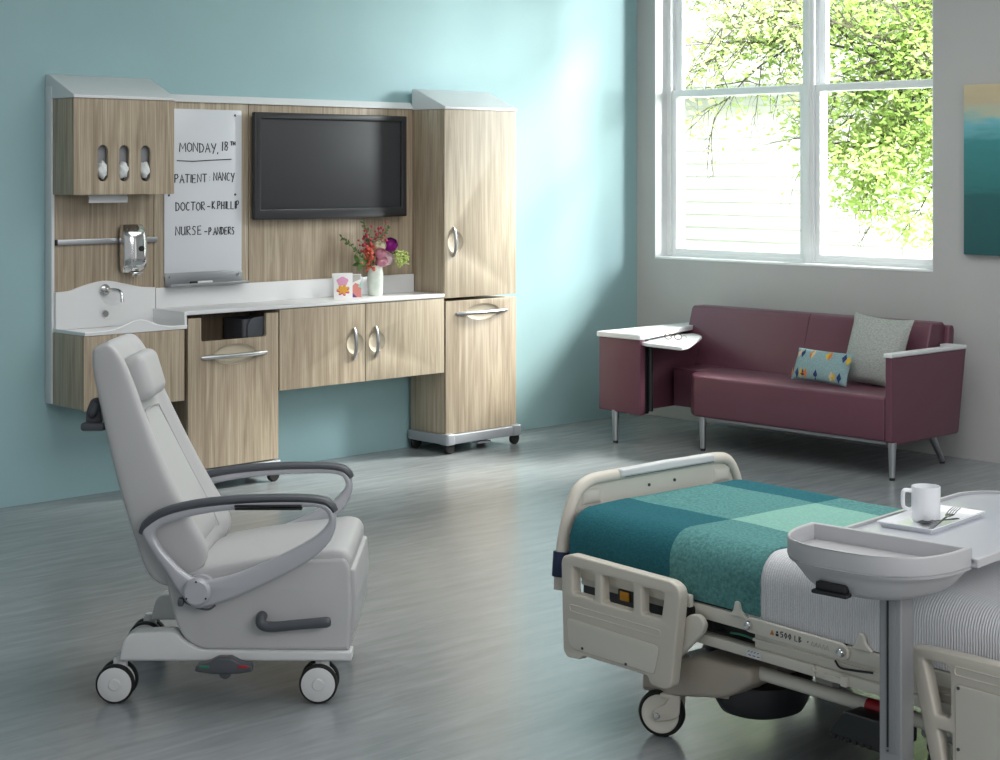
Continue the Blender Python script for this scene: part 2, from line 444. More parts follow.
for (a, b) in ((-.19, -1.262), (-1.324, -2.189)):
    lo = ring_yz(a, b, 1.045, 2.12, .043, .12, .165)
    s = struct('lower_sash', lo, M['winwhite'], wd)
    struct('pane', box(.14, .144, b+.04, a-.04, 1.08, 2.085, 0), M['glass'], s)
    up = ring_yz(a, b, 2.075, 2.985, .05, .17, .21)
    s = struct('upper_sash', up, M['winwhite'], wd)
    struct('pane', box(.188, .192, b+.045, a-.045, 2.12, 2.94, 0), M['glass'], s)
    struct('jamb_bead', join(box(.105, .12, a, a-.012, 1.04, 2.985, .003), box(.105, .12, b, b+.012, 1.04, 2.985, .003)), M['winwhite'], wd)

# ------------------------------------------------------------------ outside
struct('ground_1', box(.3, 16, -9, 12, -.3, -.12, 0), M['grass'])
hs = thing('house', 'white neighbouring house with lap siding seen through the window', 'house', (7.2, 4, -.12), world=True)
bm = bmesh.new()
z = -.12; k = 0
while z < 2.42:
    v = [bm.verts.new(p) for p in ((7.2, 1.6, z), (7.2, 9, z), (7.225, 9, z+.15), (7.225, 1.6, z+.15))]
    bm.faces.new(v)
    w = [bm.verts.new(p) for p in ((7.2, 1.6, z+.15), (7.2, 9, z+.15))]
    bm.faces.new((v[3], v[2], w[1], w[0])); z += .15
me = bm2me(bm, False); part('siding_wall', me, M['siding'], hs)
part('corner_board', box(7.17, 7.3, 2.42, 2.6, -.12, 2.44, .005), M['white'], hs)
part('eave', join(box(6.85, 7.5, 1.5, 9, 2.44, 2.58, .01), box(7.12, 7.2, 1.6, 9, 2.34, 2.44, .005)), M['white'], hs)
part('roof', plate([[(6.8, 2.56), (11, 3.5), (11, 3.6), (6.8, 2.64)]], 1.4, 9, 'xz', .005), mat('pale_roof', 'd8dadc', .8), hs)
part('back_wall', box(7.24, 11, 1.6, 9, -.12, 2.5, 0), M['siding'], hs)

tr = thing('tree', 'leafy tree with lime green spring leaves outside the window', 'tree', (3.4, -1.6, -.12), world=True)
rt = random.Random(11)
br_m = []; tips = []
def branch(p, d, L, r, lvl):
    pts = [Vector(p)]; d = Vector(d).normalized(); n = 7
    for i in range(n):
        d = (d+Vector((rt.uniform(-.16, .16), rt.uniform(-.18, .18), rt.uniform(-.17, .17)-(.02 if lvl else .0)))).normalized()
        pts.append(pts[-1]+d*L/n)
    br_m.append(tube(pts, [r*(1-.75*i/n) for i in range(n+1)], 6))
    for i, q in enumerate(pts):
        if lvl >= 1 and i > 0: tips.append((q, lvl))
        if lvl < 3 and i > (1 if lvl == 0 else 0):
            for _ in range(2 if lvl < 2 else 1):
                dd = (d*rt.uniform(.2, .9)+Vector((rt.uniform(-.8, .8), rt.uniform(-.5, .8), rt.uniform(-.9, .7)))).normalized()
                branch(q, dd, L*rt.uniform(.28, .48), r*.42, lvl+1)
br_m.append(tube([(3.4, -1.6, -.12), (3.35, -1.55, .9), (3.4, -1.6, 1.8), (3.45, -1.5, 2.8), (3.5, -1.4, 4)], [.15, .13, .11, .08, .05], 12, smooth=4))
branch((3.4, -1.58, 1.9), (-.05, .95, .12), 2.4, .035, 0)
branch((3.4, -1.58, 2.1), (-.1, .9, .38), 3.1, .034, 0)
branch((3.4, -1.55, 1.6), (-.1, .9, .03), 1.9, .022, 0)
branch((3.4, -1.55, 2.5), (.1, .95, .25), 2.7, .03, 0)
branch((3.4, -1.5, 2.8), (-.15, .8, .6), 2.4, .03, 0)
part('branches', join(*br_m), M['bark'], tr)
bm = bmesh.new()
for q, lv in tips:
    for _ in range(1 if rt.random() < (.5 if q.y > .6 else .68) else 0):
        c = q+Vector([rt.gauss(0, .075) for _ in range(3)])
        if c.z < 1.0+.35*max(0, c.y) or (c.y > 1.1 and c.z < 1.9 and rt.random() < .7): continue
        s = rt.uniform(.02, .036)
        a = Vector([rt.gauss(0, 1) for _ in range(3)]).normalized(); b = a.orthogonal().normalized()
        vs = [bm.verts.new(c+a*s*u+b*s*v) for u, v in ((-1, 0), (-.2, -.5), (.6, -.35), (1.1, 0), (.6, .35), (-.2, .5))]
        bm.faces.new(vs)
part('foliage', bm2me(bm, False), M['leaf'], tr)

# ------------------------------------------------------------------ painting
solo('painting', box(-.04, -.003, -3.6, -2.44, 1.134, 2.069, .003), M['paint'], 'abstract canvas of sandy beige over teal bands on the grey wall', 'painting', (-.003, -3.0, 1.134))

# ================================================================== WALL UNIT
PX = -4.287
G = 'wood wall panels behind the casework'
# panel behind sink
p = thing('wall_panel', 'oak laminate wall panel with white left edge strip above the sink', 'wall panel', (-4.0, -.03, .477), world=True)
part('board', box(PX+.012, -3.722, -.062, -.002, .83, 1.95, .002), M['wood'], p)
part('edge_strip', box(PX-.004, PX+.012, -.066, -.002, .477, 2.0, .002), M['white'], p, 'white edge strip')
p = thing('wall_panel', 'narrow oak laminate wall panel behind the whiteboard', 'wall panel', (-3.4, -.03, 1.0), world=True)
part('board', box(-3.718, -3.145, -.062, -.002, .93, 1.95, .002), M['wood2'], p)
p = thing('wall_panel', 'wide oak laminate wall panel behind the television', 'wall panel', (-2.57, -.03, 1.0), world=True)
part('board', box(-3.141, -2.003, -.062, -.002, .93, 1.95, .002), M['wood'], p)
# white ledge on top
lg = plate([[(-.002, 1.948), (-.002, 1.986), (-.045, 1.986), (-.075, 1.952), (-.075, 1.948)]], -3.73, -2.005, 'yz', .002)
solo('top_ledge', lg, M['white'], 'long white sloping ledge capping the wood wall panels', 'ledge', (-2.9, -.04, 1.948))

def hood(parent, x0, x1, y1, z0, zt, yb):
    # sloped white cover: wall top edge at zt, front edge at y1, z0
    prof = [(yb, z0), (yb, zt), (yb-.033, zt), (y1-.008, z0+.014), (y1-.008, z0)]
    part('sloped_top', plate([prof], x0-.004, x1+.004, 'yz', .002), M['white'], parent, 'white sloping top')

# upper cabinet with glove slots
F = -.264; X0, X1 = PX+.002, -3.731
c = thing('wall_cabinet', 'oak wall cabinet with three glove slots under a white sloping top', 'cabinet', (-4.0, -.13, 1.482), world=True)
hood(c, X0, X1, F, 1.943, 2.061, -.002)
part('body', join(box(X0, X0+.016, F+.018, -.064, 1.482, 1.942, .001), box(X1-.016, X1, F+.018, -.064, 1.482, 1.942, .001),
                  box(X0+.017, X1-.017, F+.019, -.074, 1.92, 1.940, .001), box(X0+.017, -4.18, F+.019, -.162, 1.484, 1.5, .001), box(-3.93, X1-.017, F+.019, -.162, 1.484, 1.5, .001), box(X0+.017, X1-.017, -.16, -.074, 1.484, 1.5, .001),
                  box(X0+.017, X1-.017, -.072, -.065, 1.484, 1.940, .001)), M['wood2'], c)
slots = []
SX = (-4.129, -4.013, -3.894)
for sx in SX:
    w, h0, h1 = .028, 1.545, 1.72
    slots.append([(sx+w*math.cos(a), h1-w+w*math.sin(a)) for a in [PI*i/10 for i in range(11)]]+[(sx+w*math.cos(a), h0+w+w*math.sin(a)) for a in [PI+PI*i/10 for i in range(11)]])
dr = part('door', plate([[(X0, 1.482), (X1, 1.482), (X1, 1.942), (X0, 1.942)]]+slots, F, F+.018, 'xz', .0012), M['wood'], c)
for i, sx in enumerate(SX):
    g = thing('glove_box', ['grey glove box with white gloves in the %s slot of the wall cabinet' % s for s in ('left', 'middle', 'right')][i], 'glove box', (sx, F+.06, 1.502), world=True, group='glove boxes behind the cabinet slots')
    part('carton', box(sx-.052, sx+.052, F+.03, F+.13, 1.502, 1.8, .002), mat('grey_carton', '8b8d90', .6), g)
    # crumpled glove poking out
    bm = bmesh.new(); bmesh.ops.create_icosphere(bm, subdivisions=3, radius=1)
    rg = random.Random(i)
    for v in bm.verts:
        n_ = 1+.16*math.sin(5*v.co.x+i)*math.cos(6*v.co.z+2*i)
        v.co = Vector((sx+(.004*(i-1)*0)+v.co.x*.027*n_, F+.016+v.co.y*.03*n_, 1.60+v.co.z*.042*n_))
    bm.verts.ensure_lookup_table()
    part('glove', bm2me(bm), mat('white_latex', 'e6e9ea', .5), g, 'white crumpled glove')
    part('dark_mouth', box(sx-.013, sx+.013, F+.02, F+.03, 1.548, 1.563, .001), M['black'], g)
# paper towel
bm = bmesh.new()
rows = [(-.165, 1.56), (-.17, 1.49), (-.19, 1.465), (-.205, 1.442)]
gv = [[bm.verts.new((x-(.012 if j == 3 else 0)*1, y-.004*math.sin(i), z)) for i, x in enumerate((-4.16, -4.10, -4.04, -3.98, -3.945))] for j, (y, z) in enumerate(rows)]
for a, b in zip(gv, gv[1:]):
    for i in range(4): bm.faces.new((a[i], a[i+1], b[i+1], b[i]))
me = bm2me(bm)
solo('paper_towel', me, mat('white_paper', 'eceef0', .9), 'white paper towel sheet hanging from under the wall cabinet', 'paper towel', (-4.05, -.18, 1.442))

# rail and dispenser
r = thing('equipment_rail', 'thin aluminium equipment rail across the panel above the sink', 'rail', (-4.0, -.07, 1.24), world=True)
part('bar', box(-4.265, -3.708, -.078, -.062, 1.238, 1.264, .002), M['steel'], r)
part('end_cap', box(-4.272, -4.264, -.079, -.062, 1.237, 1.265, .002), M['black'], r)
d = thing('soap_dispenser', 'chrome soap dispenser hanging on the aluminium rail', 'soap dispenser', (-3.865, -.1, 1.09), world=True)
secs = []
for k in range(13):
    t = k/12; z = 1.093+t*.237
    e = (1-abs(2*t-1)**5)**.5 if 0 < t < 1 else .35
    e = max(e, .45)
    w = .072*(.62+.38*e); dp = .085*e*(1-.12*t)
    sec = rnd([(-3.868-w, -.08), (-3.868+w, -.08), (-3.865+w*.92, -.08-dp*.7), (-3.865+w*.45, -.08-dp), (-3.865-w*.45, -.08-dp), (-3.865-w*.92, -.08-dp*.7)], .03, 4)
    secs.append([(x, y, z) for x, y in sec])
part('shell', loft(secs), M['chrome'], d)
part('back_plate', box(-3.925, -3.80, -.084, -.0785, 1.115, 1.31, .002), M['dgrey'], d)
part('level_window', disc((-3.852, -.164, 1.212), .014, .006, 'y'), M['black'], d)
part('push_lever', join(box(-3.89, -3.84, -.15, -.1, 1.083, 1.096, .005), box(-3.885, -3.872, -.13, -.115, 1.074, 1.085, .002), box(-3.855, -3.842, -.13, -.115, 1.074, 1.085, .002)), M['chrome'], d)

# sink
s = thing('sink', 'white one-piece sink with wavy backsplash on an oak cabinet', 'sink', (-4.0, -.2, .822), world=True)
bs = crom([(-4.275, 1.012), (-4.2, 1.016), (-4.123, 1.038), (-4.008, 1.056), (-3.9, 1.038), (-3.81, 1.018), (-3.722, 1.010)], 5)
bs = [(v[0], v[1]) for v in [tuple(q) for q in crom([(a, b, 0) for a, b in [(-4.275, 1.012), (-4.2, 1.016), (-4.123, 1.038), (-4.008, 1.056), (-3.9, 1.038), (-3.81, 1.018), (-3.722, 1.010)]], 5)]]
part('backsplash', plate([bs+[(-3.722, .83), (-4.275, .83)]], -.078, -.062, 'xz', .003), M['corian'], s)
# basin: lofted top surface grid
bm = bmesh.new(); NX, NY = 40, 48
def basz(x, y):
    u = (x+4.275)/.553; v = (-.075-y)/.285      # v 0 back .. 1 front
    rimz = .838
    # front wave
    wave = .043*math.exp(-((u-.52)/.17)**2)
    fr = wave*min(1, max(0, (v-.82)/.14)) if v > .82 else 0
    du = min(u/.08, (1-u)/.06, 1); dv = min(v/.05, max(0, (.97-v))/.12, 1)
    dd = max(0, min(du, 1))*max(0, min(dv, 1)); dd = dd*dd*(3-2*dd)
    return rimz+fr-.12*dd*(.5+.5*u*(1.9-u))
g = [[bm.verts.new((-4.283+.563*i/NX, -.07-.293*j/NY, basz(-4.275+.553*i/NX, -.075-.285*j/NY))) for j in range(NY+1)] for i in range(NX+1)]
for i in range(NX):
    for j in range(NY): bm.faces.new((g[i][j], g[i+1][j], g[i+1][j+1], g[i][j+1]))
lo = [bm.verts.new((g[i][NY].co.x, -.361, .822)) for i in range(NX+1)]
for i in range(NX): bm.faces.new((g[i][NY], g[i+1][NY], lo[i+1], lo[i]))
lo2 = [bm.verts.new((-4.283, -.07-.293*j/NY, .822)) for j in range(NY)]+[lo[0]]
for j in range(NY): bm.faces.new((g[0][j], g[0][j+1], lo2[j+1], lo2[j]))
part('basin', bm2me(bm), M['corian'], s)
part('front_lip', tube([(-4.283+.563*i/24, -.360, basz(-4.275+.553*i/24, -.36)-.002) for i in range(25)], .0045, 8), mat('lit_lip_surface', 'f4f5f6', .25), s)  # rim lip in a lighter white, its lit edge put into the colour
part('side_wall', plate([[(-.075, .822), (-.075, .905), (-.345, .905), (-.36, .9), (-.362, .822)]], -3.735, -3.72, 'yz', .003), M['corian'], s)
fa = part('faucet', join(disc((-4.012, -.083, 1.012), .028, .014, 'y'), disc((-4.012, -.095, 1.012), .018, .02, 'y')), M['chrome'], s)
part('spout', tube([(-4.012, -.09, 1.012), (-4.0, -.13, 1.014), (-3.985, -.16, 1.01), (-3.978, -.18, .995), (-3.976, -.185, .955)], [.009, .009, .01, .01, .011], 12, smooth=4), M['chrome'], fa)
part('sensor', disc((-4.009, -.082, .895), .017, .012, 'y'), M['chrome'], s)
part('drain', disc((-4.0, -.21, .7225), .02, .004, 'z'), M['chrome'], s)
# under-sink cabinet
c = thing('base_cabinet', 'wall-hung oak cabinet directly under the white sink', 'cabinet', (-4.0, -.2, .474), world=True)
part('body', box(PX+.022, -3.74, -.34, -.064, .474, .70, .001), M['wood2'], c)
part('side_panel', box(PX+.002, PX+.02, -.34, -.064, .474, .82, .001), M['wood2'], c)
part('front_panel', box(PX+.002, -3.733, -.358, -.342, .470, .82, .0015), M['wood'], c)

# whiteboard
w = thing('whiteboard', 'glossy whiteboard with handwritten patient notes on the wood panel', 'whiteboard', (-3.4, -.07, 1.03), world=True)
part('board', box(-3.665, -3.194, -.072, -.063, 1.06, 1.912, .001), M['board'], w)
part('lower_panel', box(-3.664, -3.194, -.077, -.0725, 1.018, 1.078, .001), M['alu'], w, 'grey metal strip')
part('marker_ledge', join(box(-3.668, -3.192, -.132, -.0775, 1.010, 1.018, .001), box(-3.668, -3.192, -.137, -.1325, 1.010, 1.024, .001)), M['alu'], w, 'grey metal marker ledge')
for x, z in ((-3.642, 1.056), (-3.222, 1.056)): part('screw', disc((x, -.079, z), .008, .005, 'y'), M['chrome'], w)
for x, z in ((-3.236, 1.885), (-3.236, 1.472), (-3.64, 1.472)): part('clip', disc((x, -.075, z), .006, .006, 'y'), M['dgrey'], w)
st = []
yb = -.0735
st += text_strokes('MONDAY', -3.577, 1.692, .046, .23)+text_strokes(',', -3.347, 1.69, .04)+text_strokes('18', -3.322, 1.70, .048, .055)+text_strokes('TH', -3.266, 1.728, .02, .036)
st += [[(-3.592, 1.648), (-3.5, 1.644), (-3.4, 1.65), (-3.26, 1.656)]]
st += text_strokes('PATIENT', -3.606, 1.535, .042, .20)+text_strokes(':', -3.398, 1.54, .035)+text_strokes('NANCY', -3.37, 1.545, .042, .135)
st += text_strokes('DOCTOR', -3.6, 1.392, .042, .185)+text_strokes('-', -3.408, 1.395, .036)+text_strokes('K.PHILLIP', -3.38, 1.398, .04, .175)
st += text_strokes('NURSE', -3.6, 1.268, .044, .165)+text_strokes('-', -3.425, 1.265, .036)+text_strokes('P.ANDERS', -3.4, 1.265, .038, .165)
for zlo, zhi, lb in ((1.67, 1.8, 'MONDAY, 18TH'), (1.62, 1.67, 'ruled line under the date'), (1.5, 1.62, 'PATIENT: NANCY'), (1.36, 1.48, 'DOCTOR - K. PHILLIP'), (1.2, 1.35, 'NURSE - P. ANDERS')):
    part('handwriting', strokes_mesh([q for q in st if zlo < sum(b for a, b in q)/len(q) <= zhi], yb, .0026), M['ink'], w, 'black marker handwriting, '+lb)
k = thing('marker_pen', 'white marker pen with black cap lying on the whiteboard ledge', 'marker', (-3.48, -.12, 1.018), world=True)
part('barrel', tube([(-3.50, -.118, 1.026), (-3.41, -.118, 1.026)], .0075, 12), M['white'], k)
part('cap', tube([(-3.54, -.118, 1.026), (-3.50, -.118, 1.026)], .0078, 12), M['black'], k)

# television
t = thing('television', 'flat black television mounted on the wood wall panel', 'television', (-2.62, -.09, 1.34), world=True)
part('housing', box(-3.11, -2.14, -.105, -.0635, 1.38, 1.88, .004), M['black'], t)
part('bezel', join(plate([rnd([(-3.147, 1.338), (-2.098, 1.338), (-2.098, 1.905), (-3.147, 1.905)], .008), [(-3.105, 1.392), (-2.137, 1.392), (-2.137, 1.872), (-3.105, 1.872)]], -.125, -.095, 'xz', .006)), M['bezel'], t)
part('screen', box(-3.108, -2.134, -.112, -.1, 1.389, 1.875, .001), M['screen'], t)
part('lower_strip', plate([[(-3.14, 1.342), (-2.105, 1.342), (-2.105, 1.35), (-2.3, 1.338), (-2.9, 1.336), (-3.14, 1.348)]], -.128, -.11, 'xz', .001), M['black'], t)

# countertop
c = thing('countertop', 'long white countertop with low backsplash along the casework', 'countertop', (-2.85, -.2, .88), world=True)
part('slab', join(box(-3.718, -2.004, -.34, -.064, .884, .905, .004)), M['corian'], c)
part('backsplash', box(-3.718, -2.004, -.078, -.063, .9, 1.006, .004), M['corian'], c)

# waste cart under counter
def caster_at(parent, x, y, r=.034, m=None, wheelname='caster'):
    cs = part(wheelname, join(tube([(x, y, r+.01), (x, y, .085)], .012, 10), box(x-.02, x+.02, y-.018, y+.022, r+.012, r+.04, .008)), M['black'], parent)
    part('wheel', join(lathe([(.004, -.013), (r-.006, -.013), (r, -.008), (r, -.003), (r-.004, -.002), (r-.004, .002), (r, .003), (r, .008), (r-.006, .013), (.004, .013)], (x, y-.006, r), 'y', 24)), M['rubber'], cs)
    return cs
def base_frame(parent, x0, x1, y0, y1, z0=.055, z1=.108):
    b = join(plate([rnd([(x0, y0), (x1, y0), (x1, y1), (x0, y1)], .02), rnd([(x0+.05, y0+.05), (x1-.05, y0+.05), (x1-.05, y1-.05), (x0+.05, y1-.05)], .01)], z0, z1, 'xy', .004))
    part('wheel_base', b, M['gmetal'], parent, 'grey enamel base frame')
def arc_handle(parent, x, y, z, L, vert, m='steel', r=.008, bow=.028, name='handle'):
    pts = []
    for i in range(9):
        t = -1+2*i/8; o = bow*(1-t*t)+.004
        pts.append((x+(0 if vert else t*L/2), y-o-.002, z+(t*L/2 if vert else 0)))
    pts[0] = (pts[0][0], y, pts[0][2]); pts[-1] = (pts[-1][0], y, pts[-1][2])
    return part(name, tube(pts, [r*.75]+[r]*7+[r*.75], 10, smooth=2), M[m], parent)
def ell(x, z, a, b, n=40): return [(x+a*math.cos(2*PI*k_/n), z+b*math.sin(2*PI*k_/n)) for k_ in range(n)]
def dish(parent, x, y, z, a, b, m='woodrecess'):
    # concave finger recess bowl behind the opening cut in the door face
    n = 40; secs = []
    for s_, dy in ((1.01, .0), (.97, .003), (.9, .008), (.75, .0125), (.5, .0145), (.01, .0148)):
        secs.append([(x+a*s_*math.cos(2*PI*k_/n), y+dy, z+b*s_*math.sin(2*PI*k_/n)) for k_ in range(n)])
    return part('finger_recess', loft(secs, False), M[m], parent, 'pale scooped finger recess')

FY = -.335
c = thing('waste_cart', 'oak waste cart with cut-out top between sink and double cabinet', 'cart', (-3.42, -.2, 0), world=True)
cx0, cx1 = -3.697, -3.15
op = rnd([(-3.62, .9), (-3.62, .748), (-3.226, .748), (-3.226, .9)], [0, .012, .012, 0])
out = [(cx0, .115), (cx1, .115), (cx1, .866), (-3.226, .866)]+rnd([(-3.226, .866), (-3.226, .748), (-3.62, .748), (-3.62, .866)], [0, .015, .015, 0])+[(cx0, .866)]
part('front_panel', plate([out, ell(-3.419, .672, .125, .052)], FY, FY+.02, 'xz', .0015), M['wood'], c)
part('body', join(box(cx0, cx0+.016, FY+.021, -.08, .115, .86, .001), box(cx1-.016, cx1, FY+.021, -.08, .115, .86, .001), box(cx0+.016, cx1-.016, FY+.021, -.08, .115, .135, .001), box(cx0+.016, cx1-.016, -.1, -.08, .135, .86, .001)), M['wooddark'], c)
dish(c, -3.419, FY+.001, .672, .125, .052)
arc_handle(c, -3.424, FY, .668, .395, False, r=.0115, bow=.018)
base_frame(c, cx0-.012, cx1+.012, FY-.015, -.08)
for x in (cx0+.03, cx1-.03):
    for y in (FY+.01, -.12): caster_at(c, x, y)
wb = thing('waste_bin', 'dark grey plastic bin showing through the waste cart opening', 'bin', (-3.31, -.2, .136), world=True)
secs = []
for z_, w_ in ((.137, .0), (.84, .01)):
    secs.append([(x, y, z_) for x, y in rnd([(-3.335-w_, -.30), (-3.19+w_*0, -.30), (-3.19, -.12), (-3.335-w_, -.12)], .02)])
part('shell', loft(secs), M['dgrey'], wb)
part('rim', plate([rnd([(-3.325, .70), (-3.325, .80), (-3.305, .845), (-3.2, .852), (-3.19, .70)], [.0, .01, .03, .01, 0])], -.312, -.302, 'xz', .004), M['dgrey'], wb)

# hanging double cabinet
c = thing('base_cabinet', 'wall-hung oak double door cabinet under the long white countertop', 'cabinet', (-2.57, -.2, .463), world=True)
part('body', box(-3.141, -2.004, FY+.019, -.002, .465, .882, .001), M['wood2'], c)
for x0, x1, hx in ((-3.141, -2.576, -2.645), (-2.572, -2.004, -2.495)):
    dd = part('door', plate([[(x0, .462), (x1, .462), (x1, .88), (x0, .88)], ell(hx+.002, .67, .057, .056)], FY, FY+.018, 'xz', .0012), M['wood' if hx < -2.6 else 'wood2'], c)
    dish(dd, hx+.002, FY+.001, .67, .057, .056)
    arc_handle(dd, hx-.008, FY, .67, .168, True, r=.0095, bow=.014)

# tall cabinet
TX0, TX1 = -2.001, -1.44
c = thing('tall_cabinet', 'tall upper oak cabinet with white sloping top beside the television', 'cabinet', (-1.72, -.17, .885), world=True)
part('body', box(TX0, TX1, FY+.018, -.002, .888, 1.943, .001), M['wood'], c)
dd = part('door', plate([[(TX0, .878), (TX1, .878), (TX1, 1.943), (TX0, 1.943)], ell(-1.918, 1.192, .058, .06)], FY, FY+.017, 'xz', .0012), M['wood2'], c)
dish(dd, -1.918, FY+.001, 1.192, .058, .06)
arc_handle(dd, -1.934, FY, 1.195, .165, True, r=.009, bow=.014)
hood(c, TX0, TX1, FY, 1.944, 2.064, -.058)
# mobile cart underneath
c = thing('mobile_cart', 'oak mobile cart on casters parked under the tall cabinet', 'cart', (-1.72, -.2, 0), world=True)
part('body', box(TX0+.01, TX1-.002, FY+.018, -.03, .11, .858, .001), M['wood2'], c)
part('front_panel', plate([[(TX0+.008, .11), (TX1, .11), (TX1, .86), (TX0+.008, .86)], ell(-1.707, .787, .13, .046)], FY-.002, FY+.016, 'xz', .0012), M['wood'], c)
dish(c, -1.707, FY-.001, .787, .13, .046)
arc_handle(c, -1.716, FY-.002, .786, .395, False, r=.0115, bow=.018)
base_frame(c, TX0-.008, TX1+.018, FY-.03, -.02, .055, .108)
for x, y in ((TX0+.03, FY), (TX1-.02, FY), (TX0+.03, -.05), (TX1-.02, -.05)): caster_at(c, x, y)
for x in (TX0-.003, TX1-.045): part('corner_pad', plate([rnd([(x-.008, FY-.036), (x+.058, FY-.036), (x+.058, FY+.04), (x-.008, FY+.04)], .018)], .052, .114, 'xy', .006), M['gmetal'], c)
part('foot_pedal', join(box(-1.76, -1.66, FY-.02, FY+.05, .035, .047, .004), box(-1.72, -1.70, FY-.01, FY+.1, .04, .07, .003)), M['gmetal'], c)

# ------------------------------------------------------------------ cards, vase, flowers
def card(label, x0, x1, y0, z1, deco, rz):
    c = thing('greeting_card', label, 'card', ((x0+x1)/2, y0, .9055), rz)
    w_, h = (x1-x0), z1-.9055
    part('front', box(-w_/2, w_/2, -.001, .001, 0, h, .0003), M['card'], c)
    part('back', plate([[(-w_/2, 0), (w_/2, 0), (w_/2, h), (-w_/2, h)]], -.001, .001, 'xz', .0003), M['card'], c).rotation_euler = (math.radians(-12), 0, 0)
    for i, (nm, lp, m) in enumerate(deco): part(nm, plate([[(a*w_-w_/2, b*h) for a, b in lp]], -.0025-.0003*i, -.0011, 'xz', .0001), M[m], c)
def blob(cx, cy, rx, ry, n=12, k=0.2, ph=0): return [(cx+rx*(1+k*math.sin(5*a+ph))*math.cos(a), cy+ry*(1+k*math.sin(5*a+ph))*math.sin(a)) for a in [2*PI*i/40 for i in range(40)]]
def lily(): 
    out = []
    for i in range(48):
        a = 2*PI*i/48; r = .34*(.45+.55*abs(math.sin(3.5*a)))
        out.append((.5+r*1.05*math.cos(a), .36+r*.6*math.sin(a)))
    return out
card('white greeting card with pink print and yellow flower, left on the counter', -2.712, -2.605, -.25, 1.045,
     [('pink_print', blob(.46, .68, .3, .17, k=.08), 'c_pink'), ('magenta_petals', [(x, y-.05) for x, y in lily()], 'c_mag'), ('yellow_flower', lily(), 'c_yel')], math.radians(-20))
card('small grey greeting card with coral and purple shapes beside the vase', -2.575, -2.503, -.2, 1.032,
     [('coral_shape', [(0, .05), (1, 0), (1, .5), (.55, .62), (0, .3)], 'c_coral'), ('purple_shape', [(0, .0), (.7, 0), (0, .35)], 'c_pur'), ('mint_shape', [(.75, .45), (1, .4), (1, .7)], 'c_mint'), ('grey_shape', [(.05, .55), (.5, .68), (.95, .78), (.95, .97), (.05, .97)], 'c_grey')], math.radians(-28))
v = thing('vase', 'pale green marbled ceramic vase on the white counter', 'vase', (-2.381, -.185, .905))
part('body', lathe([(.001, 0), (.038, 0), (.042, .005), (.043, .05), (.0445, .1), (.0435, .125), (.040, .145), (.040, .163), (.043, .168), (.039, .169), (.037, .15), (.001, .145)], n=36), M['vase'], v)

VX, VY, VZ = -2.381, -.185, 1.05
def stem(parent, tipp):
    b = (VX+(tipp[0]-VX)*.15, VY+(tipp[1]-VY)*.1, VZ)
    mid = (VX+(tipp[0]-VX)*.45, VY+(tipp[1]-VY)*.6, VZ+(tipp[2]-VZ)*.6)
    part('stem', tube([b, mid, tipp], .0022, 6, smooth=3), M['stem'], parent)
def ranunculus(label, x, y, z, r, m, m2=None, group=None):
    f = thing('ranunculus', label, 'flower', (x, y, z), world=True, group=group)
    ms = []
    fwd = Vector((-.45, -.75, .35)).normalized(); a1 = fwd.orthogonal().normalized(); a2 = fwd.cross(a1)
    for L_ in range(6):
        rad = r*(1-.13*L_); n = 7-(L_ > 2)-(L_ > 4); e0 = (1.25, .98, .78, .6, .42, .28)[L_]
        for i in range(n):
            ph0 = 2*PI*i/n+L_*.45; bm = bmesh.new(); g = []
            for p_ in range(6):
                row = []; t_ = p_/5; th = 2.5+(e0-2.5)*t_
                for q_ in range(6):
                    w_ = (q_-2.5)/2.5; thq = th+.16*t_*w_*w_; ph = ph0+w_*PI/n*1.25
                    rr_ = rad*(1+.07*t_+.035*w_)
                    d_ = (a1*math.cos(ph)+a2*math.sin(ph))*math.sin(thq)+fwd*math.cos(thq)
                    row.append(bm.verts.new(Vector((x, y, z))+d_*rr_))
                g.append(row)
            for p_ in range(5):
                for q_ in range(5): bm.faces.new((g[p_][q_], g[p_][q_+1], g[p_+1][q_+1], g[p_+1][q_]))
            ms.append(bm2me(bm, False))
    part('petals', join(*ms), M[m], f)
    bm = bmesh.new(); bmesh.ops.create_icosphere(bm, subdivisions=2, radius=r*.3); bmesh.ops.translate(bm, verts=bm.verts, vec=Vector((x, y, z))+fwd*r*.12)
    part('centre', bm2me(bm), M[m2 or m], f)
    stem(f, (x-fwd.x*r*.5, y-fwd.y*r*.5, z-fwd.z*r*.5))
ranunculus('deep magenta ranunculus bloom at the right of the bouquet', -2.283, -.2, 1.184, .038, 'mag')
ranunculus('cream ranunculus bloom at the centre of the bouquet', -2.368, -.205, 1.184, .036, 'cream_f', 'lime')
ranunculus('pink ranunculus bloom just below the cream flower', -2.384, -.235, 1.14, .03, 'pink')
ranunculus('pink ranunculus bloom lowest over the vase rim', -2.375, -.235, 1.097, .031, 'pink', 'pinkl')
ranunculus('pale blush ranunculus bloom right of the pink ones', -2.337, -.225, 1.11, .037, 'pinkl', 'cream_f')
def berries(label, x, y, z, m, seed, n=26, sp=.034):
    f = thing('berry_sprig', label, 'flower', (x, y, z), world=True, group='berry sprigs in the bouquet')
    rb = random.Random(seed); ms = []; st_ = []
    for i in range(n):
        c = Vector((x+rb.gauss(0, sp*.55), y+rb.gauss(0, sp*.4), z+rb.gauss(0, sp*.7)))
        bm = bmesh.new(); bmesh.ops.create_icosphere(bm, subdivisions=2, radius=rb.uniform(.0055, .0095)); bmesh.ops.translate(bm, verts=bm.verts, vec=c); ms.append(bm2me(bm))
        st_.append(tube([(x, y, z-sp), tuple(c)], .001, 4))
    part('buds', join(*ms), M[m], f); part('twigs', join(*st_), M['stem'], f); stem(f, (x, y, z-sp*.9))
